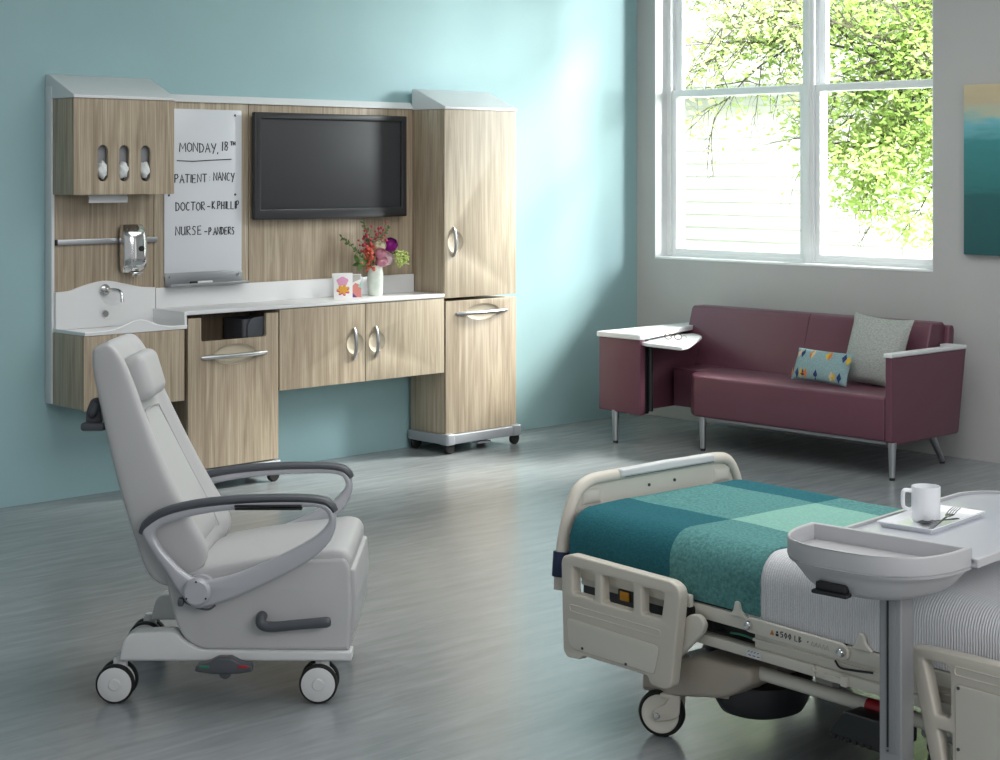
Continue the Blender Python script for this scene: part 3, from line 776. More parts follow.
berries('orange-red bud sprig at the upper left of the bouquet', -2.443, -.2, 1.155, 'orange', 1)
berries('orange-red bud sprig just above the vase rim on the left', -2.43, -.205, 1.1, 'orange', 2)
berries('dark pink bud sprig at the top left of the bouquet', -2.43, -.18, 1.215, 'redb', 3, 28, .04)
berries('dark pink bud sprig at the top right of the bouquet', -2.35, -.18, 1.232, 'redb', 4, 24, .04)
def leafspray(label, tip, n, ll, m, group, name='foliage_sprig', curve=0.):
    f = thing(name, label, 'foliage', tuple(tip), world=True, group=group)
    b = Vector((VX, VY, VZ)); t = Vector(tip); mid = (b+t)/2+Vector((0, 0, curve)); ms = []
    pts = crom([b, mid, t], 12)
    part('stem', tube(pts, .002, 6), M['stem'], f)
    rl = random.Random(int(tip[0]*1000)); N = len(pts)
    for i in range(n):
        p_ = pts[int(N*.3+(N*.7-1)*i/(n-1))]; d_ = (t-b).normalized()
        s_ = (Vector((rl.uniform(-1, 1), rl.uniform(-.6, .6), rl.uniform(-.8, 1))).normalized()+d_*.8).normalized()*ll*rl.uniform(.7, 1.1)
        w_ = s_.cross(Vector((rl.uniform(-1, 1), 1, rl.uniform(-.5, .5)))).normalized()*ll*.22
        bm = bmesh.new(); vs = [bm.verts.new(q) for q in (p_, p_+s_*.4+w_, p_+s_*.8+w_*.6, p_+s_, p_+s_*.8-w_*.6, p_+s_*.4-w_)]
        bm.faces.new(vs); ms.append(bm2me(bm, False))
    part('leaves', join(*ms), M[m], f)
GS = 'green sprigs in the bouquet'
leafspray('long dark green sprig reaching out left from the vase', (-2.626, -.2, 1.235), 34, .026, 'leafg', GS)
leafspray('upright green sprig tallest above the bouquet', (-2.45, -.17, 1.307), 30, .026, 'leafg', GS, curve=.02)
leafspray('green sprig arching at the top right of the bouquet', (-2.275, -.17, 1.275), 28, .022, 'leafg', GS, curve=.06)
leafspray('short broad-leaved sprig low at the left of the vase', (-2.53, -.22, 1.095), 9, .06, 'leafg', GS, curve=.02)
leafspray('green leaves between the magenta bloom and the lime plume', (-2.26, -.19, 1.15), 14, .04, 'leafg', GS)
for lb, ex, ez in (('drooping lime green plume at the far right of the bouquet', -2.185, 1.10), ('drooping lime green plume nearest the vase on the right', -2.225, 1.085)):
    f = thing('lime_plume', lb, 'foliage', (ex, -.2, ez), world=True, group='lime green plumes in the bouquet')
    pts = crom([(VX, VY, VZ), ((VX+ex)/2+.02, -.2, 1.135), (ex-.01, -.21, ez+.03), (ex, -.215, ez-.01)], 8)
    part('stem', tube(pts, .002, 6), M['stem'], f); ms = []; rl = random.Random(int(ex*999))
    for i in range(70):
        p_ = pts[rl.randint(int(len(pts)*.55), len(pts)-1)]; bm = bmesh.new(); bmesh.ops.create_icosphere(bm, subdivisions=1, radius=rl.uniform(.005, .009))
        bmesh.ops.translate(bm, verts=bm.verts, vec=p_+Vector([rl.gauss(0, .011) for _ in range(3)])); ms.append(bm2me(bm))
    part('plume', join(*ms), M['lime'], f)

# ================================================================== SOFA
so = thing('sofa', 'burgundy sofa with white arm caps, side storage pod and swivel tablet', 'sofa', (-.55, -1.55, 0), world=True)
# seat: chamfered front-left corner
seat = rnd([(-.885, -2.485), (-.885, -1.21), (-.79, -1.11), (-.60, -1.05), (-.42, -1.05), (-.42, -2.485)], [.01, .03, .05, .02, .01, .01])
part('seat', plate([seat], .195, .425, 'xy', .016), M['burg'], so)
part('seat_side_box', box(-.66, -.3, -1.06, -.87, .20, .425, .012, 3), M['burg'], so)
# backrest leaning
back = [(-.40, .385), (-.285, .75), (-.27, .765), (-.16, .765), (-.145, .745), (-.2, .30), (-.38, .30)]
bmk = plate([rnd(back, .012)], .70, 2.39, 'xz', .012)
for v_ in bmk.vertices: v_.co.y = -v_.co.y
bmk.flip_normals()
part('backrest', bmk, M['burg'], so)
b2 = plate([rnd([(-.2, .30), (-.145, .745), (-.10, .745), (-.09, .72), (-.13, .30)], .01)], -2.415, -.72, 'xz', .01)
part('back_shell', b2, M['burg'], so)
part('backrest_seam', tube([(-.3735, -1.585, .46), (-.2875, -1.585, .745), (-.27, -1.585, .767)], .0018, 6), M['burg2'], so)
# right arm
arm = rnd([(-.885, .18), (-.88, .632), (-.165, .628), (-.24, .178)], [.03, .004, .004, .02])
part('arm', plate([arm], -2.53, -2.488, 'xz', .006), M['burg'], so)
cap = rnd([(-.888, .632), (-.888, .654), (-.16, .650), (-.16, .628)], .004)
part('arm_cap', join(plate([cap], -2.533, -2.482, 'xz', .005), box(-.22, -.155, -2.53, -2.40, .630, .650, .006)), M['white'], so, 'white arm cap')
# storage pod
part('pod_front', plate([rnd([(-.602, .188), (-.925, .180), (-.925, .622), (-.602, .622)], .01)], -1.02, -.965, 'yz', .01), M['burg'], so)
part('pod_side', box(-.965, -.16, -.64, -.602, .185, .622, .006), M['burg'], so)
part('pod_inner_panel', box(-.86, -.3, -.815, -.775, .185, .60, .01), M['burg'], so)
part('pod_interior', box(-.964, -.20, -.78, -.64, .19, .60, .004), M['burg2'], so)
part('pod_gap_shade', box(-.964, -.93, -.918, -.785, .185, .61, .003), M['black'], so)  # black block painted in for the shaded gap of the hollow pod
pc = rnd([(-1.032, -.59), (-.14, -.59), (-.14, -.70), (-.46, -.775), (-.98, -.932), (-1.032, -.932)], [.02, .01, .01, .03, .02, .02])
part('pod_cap', plate([pc], .618, .648, 'xy', .005), M['white'], so, 'white pod cap')
tb = rnd([(-.98, -.88), (-.55, -.75), (-.36, -.78), (-.46, -.93), (-.95, -1.235), (-1.05, -1.265), (-1.02, -.97)], [.02, .02, .04, .03, .05, .03, .02])
part('tablet', plate([tb], .585, .605, 'xy', .005), M['white'], so, 'white swivel tablet')
part('tablet_bracket', join(box(-.9, -.7, -1.0, -.9, .565, .583, .004), tube([(-.93, -.93, .20), (-.93, -.93, .58)], .016, 10)), M['black'], so)
def sleg(x, y, dx, dy, h=.195):
    l = part('leg', tube([(x+dx, y+dy, h), (x, y, .014)], [.023, .0145], 16), M['steel'], so, 'brushed metal leg')
    part('foot', tube([(x, y, 0), (x, y, .018)], .0145, 14), M['black'], l)
sleg(-1.0, -.72, 0, 0); sleg(-.85, -1.255, 0, 0); sleg(-.865, -2.52, 0, 0); sleg(-.225, -2.42, -.13, .0)
part('under_frame', join(box(-.86, -.82, -2.5, -1.25, .178, .197, .003), box(-.42, -.38, -2.5, -.7, .178, .197, .003)), M['gmetal'], so)

# pillows
def basis(xd, zd):
    xd = Vector(xd).normalized(); zd = Vector(zd); zd = (zd-xd*zd.dot(xd)).normalized(); yd = zd.cross(xd)
    return Matrix((xd, yd, zd)).transposed().to_4x4()
# large linen pillow, leans on backrest
B1 = basis((.03, -1, -.06), (.34, .06, 1))
solo('cushion', puff(-.478, -2.165, .612, .375, .40, .13, B1), M['linen'], 'large pale grey linen cushion leaning on the sofa back', 'cushion', (-.5, -2.235, .43))
B2 = basis((-.03, -1, -.02), (.42, -.02, 1))
cu = thing('cushion', 'small teal lumbar cushion with navy and yellow diamonds', 'cushion', (-.64, -1.92, .43), world=True)
W2, H2 = .375, .185
pm = puff(-.64, -1.925, .518, W2, H2, .09, B2, n=24, pinch=.93)
mt = Matrix.Translation((-.64, -1.925, .518)) @ B2
dia = [(-.80, .62, 'p_tan'), (-.66, .62, 'p_navy'), (-.28, .62, 'p_tan'), (-.33, .60, 'p_or'), (.25, .62, 'p_yel'), (.33, .62, 'p_or'), (.80, .60, 'p_navy'), (.93, .5, 'p_yel'),
       (-.72, -.62, 'p_navy'), (-.58, -.60, 'p_yel'), (-.50, -.66, 'p_wine'), (-.40, -.6, 'p_or'), (-.02, -.62, 'p_navy'), (.52, -.60, 'p_tan'), (.60, -.66, 'p_yel'), (.78, -.62, 'p_navy'), (-.97, -.6, 'p_or')]
all_ = [pm.copy()]; cnt = [len(pm.polygons)]; names = ['p_tan', 'p_navy', 'p_or', 'p_yel', 'p_wine']
for mname in names:
    ms = []
    for i, (a, b, mm) in enumerate(dia):
        if mm != mname: continue
        bm = bmesh.new(); vs = []
        for da, db in ((0, .31), (.075, 0), (0, -.31), (-.075, 0)):
            u, vv = max(-.99, min(.99, a+da)), max(-.97, min(.97, b+db)); th = ((1-u*u)*(1-vv*vv))**.42
            vs.append(bm.verts.new(mt @ Vector((u*W2/2, -(th*.045+.0012+.0002*(i % 3)), vv*H2/2))))
        u, vv = a, b; th = ((1-min(.99, abs(u))**2)*(1-vv*vv))**.42
        c_ = bm.verts.new(mt @ Vector((u*W2/2, -(th*.045+.0022), vv*H2/2)))
        for k_ in range(4): bm.faces.new((vs[k_], vs[(k_+1) % 4], c_))
        ms.append(bm2me(bm))
    all_.append(join(*ms)); cnt.append(len(all_[-1].polygons))
whole = join(*all_); whole.materials.append(M['pillowteal'])
for n_ in names: whole.materials.append(M[n_])
idx = [k for k, c_ in enumerate(cnt) for _ in range(c_)]
whole.polygons.foreach_set('material_index', idx)
part('cover', whole, None, cu)

# eyeglasses on tablet
e = thing('eyeglasses', 'brown-framed eyeglasses lying on the white swivel tablet', 'eyeglasses', (-.75, -.95, .605), math.radians(-65))
for s_ in (-1, 1):
    part('rim', tube([(s_*.030+.022*math.cos(a), -.002, .018+.016*math.sin(a)) for a in [2*PI*i/20 for i in range(20)]], .0022, 6, closed=True), M['specs'], e)
    part('temple', tube([(s_*.052, 0, .022), (s_*.054, .05, .019), (s_*.05, .1, .011), (s_*.047, .115, .003)], .002, 6, smooth=3), M['specs'], e)
part('bridge', tube([(-.009, -.002, .022), (0, -.004, .026), (.009, -.002, .022)], .002, 6), M['specs'], e)

# ================================================================== RECLINER
# local frame: x forward (to the right in the photo), y away from camera, z up
CAMH = 1.6
A0 = math.atan2(1763, 1688)
FWV = Vector((math.cos(A0), math.sin(A0), 0)); RTV = Vector((math.sin(A0), -math.cos(A0), 0))
CAM = Vector((-8.338, -7.4041, CAMH))
rz = math.atan2(RTV.y, RTV.x)
loc = Vector((-5.4274, -4.324, 0))
_l = CAM+RTV*(-.85)+FWV*5.08; loc = Vector((round(_l.x, 3), round(_l.y, 3), 0))
rc = thing('recliner', 'pale grey clinical recliner chair on white casters with dark armrests', 'recliner', loc, rz)
WD = .51
body = rnd([(-.165, .43), (-.15, .33), (-.125, .231), (-.10, .185), (-.05, .156), (.397, .152), (.403, .30), (.397, .405), (.385, .432), (.25, .427), (.06, .385), (-.08, .365)], [.02, .02, .03, .03, .04, .01, .03, .02, .02, .03, .05, .04])
part('base_shell', plate([body], .0, WD, 'xz', .012), M['vinyl'], rc)
seatp = rnd([(-.12, .34), (-.12, .385), (-.02, .408), (.1, .428), (.25, .448), (.355, .46), (.388, .452), (.402, .425), (.398, .36), (.1, .33)], [.0, .01, .03, .04, .05, .03, .015, .01, .01, .03])
part('seat_cushion', plate([seatp], .006, WD-.006, 'xz', .02), M['vinyl'], rc)
part('footrest', plate([rnd([(.385, .18), (.41, .20), (.418, .30), (.412, .395), (.39, .395)], .01)], .02, WD-.02, 'xz', .006), M['vinyl'], rc)
# back
stn = [((-.398, 1.058), (-.362, 1.072), .17), ((-.402, 1.04), (-.335, 1.066), .178), ((-.400, .985), (-.306, 1.03), .182), ((-.388, .93), (-.278, .968), .185), ((-.364, .84), (-.245, .885), .20),
       ((-.332, .714), (-.195, .77), .222), ((-.295, .588), (-.14, .655), .24), ((-.252, .461), (-.08, .545), .252), ((-.232, .40), (-.045, .49), .254),
       ((-.21, .36), (-.028, .44), .25), ((-.17, .34), (-.045, .40), .245), ((-.14, .335), (-.075, .375), .235)]
secs = []
for (R_, F_, hw) in stn:
    R_, F_ = Vector(R_), Vector(F_); d_ = F_-R_; sec = []
    prof2 = []
    # around section: rear edge then front, (s across, t thickness 0 rear..1 front)
    for s_, t_ in ((-.90, .0), (-.97, .06), (-1, .2), (-1, .8), (-.98, .93), (-.93, .99), (-.86, 1.0), (-.78, .96), (-.68, .86), (-.6, .82), (-.3, .80), (0, .79), (.3, .80), (.6, .82), (.68, .86), (.78, .96), (.86, 1), (.93, .99), (.98, .93), (1, .8), (1, .2), (.97, .06), (.9, 0), (.4, 0), (0, 0), (-.4, 0)):
        q = R_+d_*t_; sec.append((q.x, WD/2+s_*hw, q.y))
    secs.append(sec)
bk = loft(secs)
bk = part('backrest', bk, M['vinyl'], rc)
sd = bk.modifiers.new('s', 'SUBSURF'); sd.levels = 1; sd.render_levels = 2
def backpt(z, s_, t_):
    for (a, b) in zip(stn, stn[1:]):
        za = a[0][1]+(a[1][1]-a[0][1])*t_; zb = b[0][1]+(b[1][1]-b[0][1])*t_
        if zb <= z <= za:
            k_ = (za-z)/(za-zb); xa = a[0][0]+(a[1][0]-a[0][0])*t_; xb = b[0][0]+(b[1][0]-b[0][0])*t_
            return Vector((xa+(xb-xa)*k_, WD/2+s_*(a[2]+(b[2]-a[2])*k_), z))
    return Vector((0, 0, z))
# raised contour cushion on the back
cs_ = []
zs = [.855, .845, .82, .76, .70, .64, .58, .52, .47, .44]
for i, z in enumerate(zs):
    w_ = [.30, .44, .52, .56, .6, .62, .63, .63, .6, .5][i]; tt = .79+([.005, .05, .085, .095, .10, .10, .10, .10, .08, .0][i]); t0 = .72
    row = []
    for s_ in (-1, -.93, -.7, 0, .7, .93, 1): row.append(backpt(z, s_*w_, tt-(.05 if abs(s_) == 1 else 0)))
    for s_ in (1, 0, -1): row.append(backpt(z, s_*w_, t0))
    cs_.append(row)
cc = part('back_pad', loft(cs_), M['vinyl'], rc); cc.modifiers.new('s', 'SUBSURF').render_levels = 2
sp_ = [tuple(backpt(z, -w_*1.0, .865)) for z, w_ in ((.45, .55), (.52, .63), (.60, .625), (.70, .6), (.78, .555), (.83, .50), (.852, .40))]
sp2 = [(a, WD-b, c_) for a, b, c_ in sp_][::-1]
part('back_pad_piping', tube(sp_+sp2, .0028, 6, smooth=3), M['vinyl'], rc)
# head pillow
hp = box(-.036, .04, -.115, .115, -.075, .072, .032, 5)
hp.transform(Matrix.Translation((-.276, WD/2, .955)) @ Matrix.Rotation(math.radians(-17), 4, 'Y'))
hp = part('head_pillow', hp, M['vinyl'], rc)
# push handle at the back
part('push_handle', join(tube([(-.39, .38, .88), (-.405, .38, .85), (-.412, .33, .82), (-.412, .19, .82), (-.405, .12, .85), (-.39, .12, .88)], .014, 10, smooth=4), plate([rnd([(-.425, .80), (-.428, .85), (-.41, .895), (-.385, .90), (-.375, .80)], .02)], .12, .135, 'xz', .004), box(-.435, -.36, .085, .118, .80, .825, .008)), M['dgrey'], rc, 'dark grey push handle')
# chassis
ch = rnd([(-.292, .125), (-.29, .15), (-.280, .190), (-.262, .207), (-.13, .214), (-.098, .183), (-.05, .157), (.404, .153), (.406, .125)], [.004, .01, .015, .015, .02, .03, .02, .005, .01])
for y0 in (-.012, WD-.058): part('chassis_rail', plate([[(min(a, .404 if y0 < 0 else .36), b) for a, b in ch]], y0, y0+.07, 'xz', .006), M['whitepl'], rc, 'white plastic side rail')
part('cross_member', box(-.15, .3, .04, WD-.05, .126, .152, .005), M['whitepl'], rc)
def rcwheel(x, y, s_):
    r_ = .058
    c_ = part('caster', join(box(x-.012, x+.03, y+.008, y+.03, .05, .13, .008), tube([(x+.01, y+.02, .1), (x+.01, y+.02, .135)], .016, 12)), M['whitepl'], rc)
    for yy in (y-.012, y+.04):
        t_ = part('tyre', lathe([(r_-.012, -.012), (r_-.003, -.012), (r_, -.007), (r_, .007), (r_-.003, .012), (r_-.012, .012)], (x, yy, r_), 'y', 40), M['rubber'], c_, 'black tyre')
        part('hub', lathe([(.0005, -.0165), (.016, -.0165), (.018, -.014), (.0185, -.0125), (.05, -.0125), (.0545, -.010), (.0545, .010), (.05, .0125), (.0005, .0125)], (x, yy, r_), 'y', 40), M['whitepl'], t_, 'white wheel disc')
rcwheel(-.305, .0, 1); rcwheel(.305, .0, 1); rcwheel(-.315, WD-.03, 1); rcwheel(.305, WD-.03, 1)
# arms
ao = [(-.22, .518), (-.211, .54), (-.148, .576), (-.044, .601), (.105, .614), (.254, .616), (.32, .609), (.346, .596), (.358, .575), (.361, .551), (.355, .518), (.329, .474), (.254, .417), (.105, .343), (-.008, .301), (-.059, .292), (-.095, .319), (-.148, .402), (-.193, .468)]
ai = [(-.178, .524), (-.118, .554), (-.014, .577), (.105, .589), (.254, .594), (.315, .590), (.336, .570), (.334, .542), (.29, .500), (.194, .449), (.075, .399), (.001, .378), (-.044, .375), (-.086, .393), (-.133, .438), (-.169, .483)]
def sm(l): return [(p_.x, p_.y) for p_ in crom([(a, b, 0) for a, b in l], 3, True)]
for y0, s_ in ((-.05, 1), (WD-.004, -1)):
    am = part('arm_frame', plate([sm(ao), sm(ai)], y0, y0+.034, 'xz', .011), M['silver'], rc, 'silver loop arm frame')
    yc = y0+.017
    padp = crom([(-.222, yc, .515), (-.205, yc, .545), (-.148, yc, .580), (-.044, yc, .604), (.105, yc, .617), (.254, yc, .619), (.322, yc, .612), (.346, yc, .598), (.357, yc, .580)], 4)
    part('arm_pad', tube([tuple(q) for q in padp], [.009, .0125, .0135, .0135, .013, .0125, .0125, .012, .010], 16, sy=1.9, up=(0, 1, 0)), M['dgrey'], am, 'dark grey arm pad')
    if s_ == 1:
        part('arm_lever', join(box(.06, .26, y0-.006, y0+.02, .587, .593, .002), box(.06, .26, y0-.012, y0-.002, .597, .603, .002)), M['black'], am)
    py0 = y0-.008 if s_ == 1 else y0+.036
    pr_ = .041 if s_ == 1 else .03
    pv = part('pivot_cover', lathe([(.001, -.012), (pr_-.007, -.012), (pr_, -.004), (pr_, .012), (.001, .012)], (-.052, py0, .344), 'y', 36), M['silver'], am)
    for a in ((90, 210, 330) if s_ == 1 else ()): part('screw', disc((-.052+.033*math.cos(math.radians(a)), py0-.0125, .344+.033*math.sin(math.radians(a))), .003, .003, 'y', 10, .0005), M['black'], pv)
part('collar', lathe([(.001, -.02), (.05, -.02), (.05, .02), (.001, .02)], (-.05, -.0, .335), 'y', 36), M['silver'], rc)
part('release_knob', join(box(-.11, -.092, -.06, -.035, .300, .325, .006), tube([(-.1, -.045, .315), (-.075, -.045, .305), (-.05, -.04, .292), (-.02, -.04, .288), (.0, -.035, .3)], .0035, 8, smooth=3)), M['dgrey'], rc)
part('recline_lever', join(tube([(.135, -.0, .258), (.135, -.03, .255), (.14, -.038, .242), (.17, -.04, .236), (.25, -.04, .243), (.334, -.04, .250), (.346, -.04, .251)], [.016, .016, .016, .0155, .015, .016, .004], 14, smooth=4)), M['dgrey'], rc, 'dark grey side lever')
pd = part('brake_pedal', join(plate([rnd([(-.06, .106), (-.056, .124), (-.02, .131), (.008, .146), (.048, .146), (.075, .131), (.11, .124), (.114, .106), (.065, .098), (-.01, .098)], .006)], -.055, -.012, 'xz', .006), disc((.03, -.033, .1), .018, .03, 'y')), M['dgrey'], rc)
part('brake_mark', box(.07, .1, -.058, -.052, .117, .125, .002), M['red'], pd, 'red brake mark')
part('steer_mark', box(-.045, -.015, -.058, -.052, .117, .125, .002), M['green'], pd, 'green steer mark')

# ================================================================== HOSPITAL BED
ub = Vector((.6425, -.7662)); vb = Vector((.7662, .6425))   # (lateral, depth) axes of the bed
uw = RTV*ub.x+FWV*ub.y
brz = math.atan2(uw.y, uw.x)
bo = CAM+RTV*.457+FWV*4.763; bo = Vector((round(bo.x, 3), round(bo.y, 3), 0))
bd = thing('hospital_bed', 'low beige hospital bed with side rails and curved footboard', 'bed', bo, brz)
BW = .80
# footboard (u = -.36), plane v-z
def fb(y): return y
cen = [(.0, .335), (.008, .445), (.03, .538), (.052, .592), (.078, .628), (.12, .648), (.18, .654), (.39, .656), (.62, .658), (.70, .656), (.745, .645), (.775, .61), (.795, .56), (.81, .47), (.82, .335)]
ft = part('footboard', tube([(-.43, a, b) for a, b in cen], .015, 14, smooth=5, sy=1.3), M['beige'], bd, 'beige moulded footboard')
pn = [(.015, .40), (.02, .47), (.035, .535), (.055, .585), (.082, .62), (.13, .642), (.62, .645), (.70, .642), (.74, .63), (.77, .59), (.79, .54), (.80, .40)]
part('footboard_panel', plate([pn], -.445, -.432, 'yz', .004), M['cream'], ft)
part('grip_bar', plate([rnd([(.235, .648), (.238, .672), (.45, .677), (.655, .674), (.66, .650)], .006)], -.436, -.404, 'yz', .006), M['whitepl'], ft, 'pale grip strip')
part('grip_line', tube([(-.403, .25, .649), (-.403, .65, .651)], .0015, 6), M['dgrey'], ft)
for yy, zz in ((.38, .605), (.495, .607)): part('screw', disc((-.43, yy, zz), .005, .004, 'x', 10, .0005), M['dgrey'], ft)
for yy in (.13, .715): part('scoop', puff(-.432, yy, .60, .085, .05, .02, Matrix.Rotation(math.radians(90), 4, 'Z')), M['cream'], ft)
part('strap', tube([(-.43, .003, .374), (-.43, .009, .448)], .0215, 16, sy=1.25), M['navy'], ft, 'navy blue strap')
# side rail (foot end)
so_ = [(-.331, .451), (-.322, .467), (-.29, .478), (.116, .474), (.145, .462), (.153, .439), (.138, .33), (.118, .185), (.095, .172), (.035, .173), (.028, .195), (-.239, .192), (-.25, .178), (-.306, .174), (-.322, .19), (-.328, .356)]
def rect(a, b, c_, d_, r_): return rnd([(a, c_), (b, c_), (b, d_), (a, d_)], r_)
holes = [rect(-.28, -.188, .366, .443, .008), rect(-.158, -.03, .361, .441, .008), rnd([(.003, .362), (.08, .364), (.093, .438), (.003, .438)], .008)]
def siderail(nm, outl, holes, v0, v1, ins, pill):
    s_ = part(nm, plate([rnd(outl, .012, 3)]+holes, v0, v1, 'xz', .006), M['beige'], bd, 'beige plastic side rail')
    part('inset_panel', plate([ins], v0-.002, v0+.004, 'xz', .0015), M['cream'], s_)
    part('inset_groove', tube([(a, v0-.0005, b) for a, b in ins], .0014, 5, closed=True), M['beige2'], s_)
    part('grip_groove', tube([(a, v0+.0005, b) for a, b in pill], .0022, 6, closed=True), M['beige'], s_)
    return s_
ins = rnd([(-.306, .292), (.078, .290), (.055, .206), (.03, .206), (-.27, .206), (-.295, .215)], [.02, .02, .02, .01, .01, .02])
s_ = siderail('side_rail', so_, holes, -.086, -.05, ins, rect(-.291, .078, .313, .332, .009))
for a, b in ((-.235, .215), (-.055, .21)): part('screw', disc((a, -.089, b), .004, .004, 'y', 10, .0005), M['dgrey'], s_)
# frame rails behind the opening
part('rail_slat', join(box(-.36, .14, -.034, -.018, .398, .432, .003), box(-.36, .33, .022, .04, .36, .398, .003)), M['cream'], bd)
part('under_deck', join(box(-.38, 1.65, .045, BW-.03, .315, .40, .01)), M['black'], bd)
part('upper_frame_rail', box(.08, .345, -.012, .02, .37, .409, .004), M['cream'], bd)
part('upper_frame_rail', join(plate([rnd([(.330, .398), (.345, .412), (.655, .408), (.675, .394), (.672, .372), (.655, .366), (.34, .372), (.325, .38)], .008)], -.024, -.012, 'xz', .003)), M['cream'], bd, 'cream frame link plate')
part('upper_frame_rail', box(.655, 1.68, -.012, .02, .366, .402, .004), M['cream'], bd)
for a, b in ((.347, .392), (.655, .387)): part('pivot_bolt', lathe([(.001, -.012), (.009, -.01), (.012, -.004), (.012, .006), (.001, .006)], (a, -.026, b), 'y', 20), M['chrome'], bd)
def xz(yv): return lambda a, b: (a, yv, b)
part('rating_text', strokes_mesh(text_strokes('500 LB', .455, .383, .014, .075, jit=0)+[[(.545, .389), (.548, .391)]], -.0245, .0014), M['black'], bd, 'black lettering 500 LB')
part('rating_text_faded', strokes_mesh([[(.556+.012*i, .382), (.562+.012*i, .394), (.565+.012*i, .382)] for i in range(5)], -.0245, .0006), M['alu'], bd)
part('warning_mark', plate([[(.42, .383), (.434, .383), (.427, .396)]], -.0255, -.0242, 'xz', .0002), M['p_or'], bd, 'orange warning triangle')
part('person_mark', join(disc((.444, -.0248, .393), .003, .002, 'y', 12, .0003), box(.4395, .4485, -.0256, -.0242, .383, .389, .0003)), M['black'], bd)
for a in (.30, .71): part('deck_hook', plate([rnd([(a-.03, .403), (a-.015, .418), (a-.008, .445), (a+.006, .443), (a+.012, .422), (a+.035, .403)], .006)], -.02, -.008, 'xz', .003), M['cream'], bd)
part('under_rail', join(box(.10, 1.68, -.008, .03, .298, .327, .004), box(.34, .985, -.004, .015, .345, .353, .002), box(.345, .98, .001, .022, .3275, .3655, .001)), M['cream'], bd)
part('specification_plate', join(box(.325, .375, -.0105, -.0082, .302, .322, .0005)), M['white'], bd)
part('specification_marks', strokes_mesh([[(.330+.011*i, .316), (.336+.011*i, .319)] for i in range(4)]+[[(.333+.015*i, .308), (.341+.015*i, .308)] for i in range(3)], -.0108, .001), M['black'], bd)
part('latch', join(box(.59, .66, -.018, -.006, .302, .318, .003), box(.553, .559, -.016, -.007, .302, .33, .002), box(.546, .566, -.016, -.007, .314, .32, .002), box(.645, .665, -.02, -.006, .298, .325, .004)), M['cream'], bd)
part('cable', tube([(.62, -.006, .355), (.64, -.012, .343), (.68, -.012, .345), (.74, -.01, .352)], .003, 6, smooth=4), M['black'], bd)
part('wiring', tube([(.25, .01, .345), (.30, .0, .352), (.34, .01, .345)], .003, 6, smooth=4), M['green'], bd)
part('far_frame_rail', join(box(-.30, 1.68, BW-.02, BW+.01, .366, .402, .004), box(.1, 1.68, BW-.03, BW+.01, .298, .327, .004)), M['cream'], bd)
part('cross_bar', join(*[box(a, a+.05, .046, BW-.031, .31, .37, .004) for a in (-.25, .2, .7, 1.2, 1.6)]), M['dgrey'], bd)
part('deck', box(-.40, 1.72, .0, BW, .40, .425, .006), M['navymat'], bd)
part('link_arm', plate([rnd([(.05, .235), (.05, .30), (.15, .385), (.185, .388), (.205, .365), (.195, .34), (.09, .24)], .018)], -.045, -.025, 'xz', .005), M['cream'], bd, 'beige diagonal link arm')
part('actuator', join(box(.16, .33, .03, .13, .335, .385, .01), tube([(-.25, .08, .33), (.06, .08, .36)], .03, 12), box(.02, .14, -.02, .05, .355, .40, .008)), M['black'], bd)
part('caution_sticker', box(-.135, -.098, -.036, -.031, .366, .392, .003), M['yellow'], bd, 'amber warning sticker')
part('bracket', box(-.15, -.07, -.03, .0, .362, .396, .005), M['black'], bd)
# lower base
sh = rnd([(-.085, .112), (-.085, .165), (.02, .21), (.125, .258), (.24, .258), (.325, .265), (.33, .225), (.26, .178), (.215, .158), (.03, .122)], [.01, .02, .02, .03, .02, .02, .02, .02, .02, .02])
part('base_shroud', plate([sh], .0, .12, 'xz', .014), M['beige2'], bd, 'warm beige base moulding')
secs = []
for z_, u0, u1, v0_, v1_ in ((.23, .02, .28, .05, BW-.05), (.20, -.03, .25, .04, BW-.04), (.145, -.04, .21, .04, BW-.04)):
    secs.append([(a, b, z_) for a, b in rnd([(u0, v0_), (u1, v0_), (u1, v1_), (u0, v1_)], .04)])
part('base_cross_moulding', loft(secs), M['beige2'], bd)
bow = []
for z_, k_ in ((.18, 1), (.15, .99), (.12, .92), (.095, .82), (.085, .65), (.082, .3)):
    bow.append([(.195+.135*k_*math.cos(2*PI*i/32), .20+.15*k_*math.sin(2*PI*i/32), z_) for i in range(32)])
part('base_bowl', loft(bow), mat('charcoal_plastic', '35363a', .35), bd, 'dark grey bowl-shaped cover')
part('bellows', lathe([(.01, .19), (.11, .19), (.118, .197), (.11, .204), (.118, .211), (.11, .218), (.118, .225), (.11, .232), (.105, .24), (.01, .245)], (.09, .24, 0), 'z', 36), M['bluerub'], bd, 'dark blue rubber bellows')
for vv in (.055, BW-.06): part('base_tube', tube([(.31, vv, .243), (1.40, vv, .243)], .0185, 16), M['cream'], bd)
part('release_tag', tube([(.678, .055, .243), (.735, .055, .243)], .0195, 16), M['red'], bd, 'red tag on base tube')
part('foot_pedal', join(plate([rnd([(.615, .175), (.62, .188), (.665, .242), (.78, .242), (.78, .165), (.70, .168)], .005)], -.03, .12, 'xz', .006), *[box(.63+.022*i, .642+.022*i, -.034, -.026, .168, .178, .002) for i in range(6)]), M['black'], bd, 'dark brake pedal')
sh2 = [( 1.72-a, b) for a, b in sh][::-1]
part('base_shroud', plate([sh2], .0, .12, 'xz', .014), M['beige2'], bd)
part('base_shroud', plate([sh2], BW-.12, BW, 'xz', .014), M['beige2'], bd)
part('base_shroud', plate([sh], BW-.12, BW, 'xz', .014), M['beige2'], bd)
part('base_cross_moulding', box(1.45, 1.68, .05, BW-.05, .12, .23, .02), M['beige2'], bd)
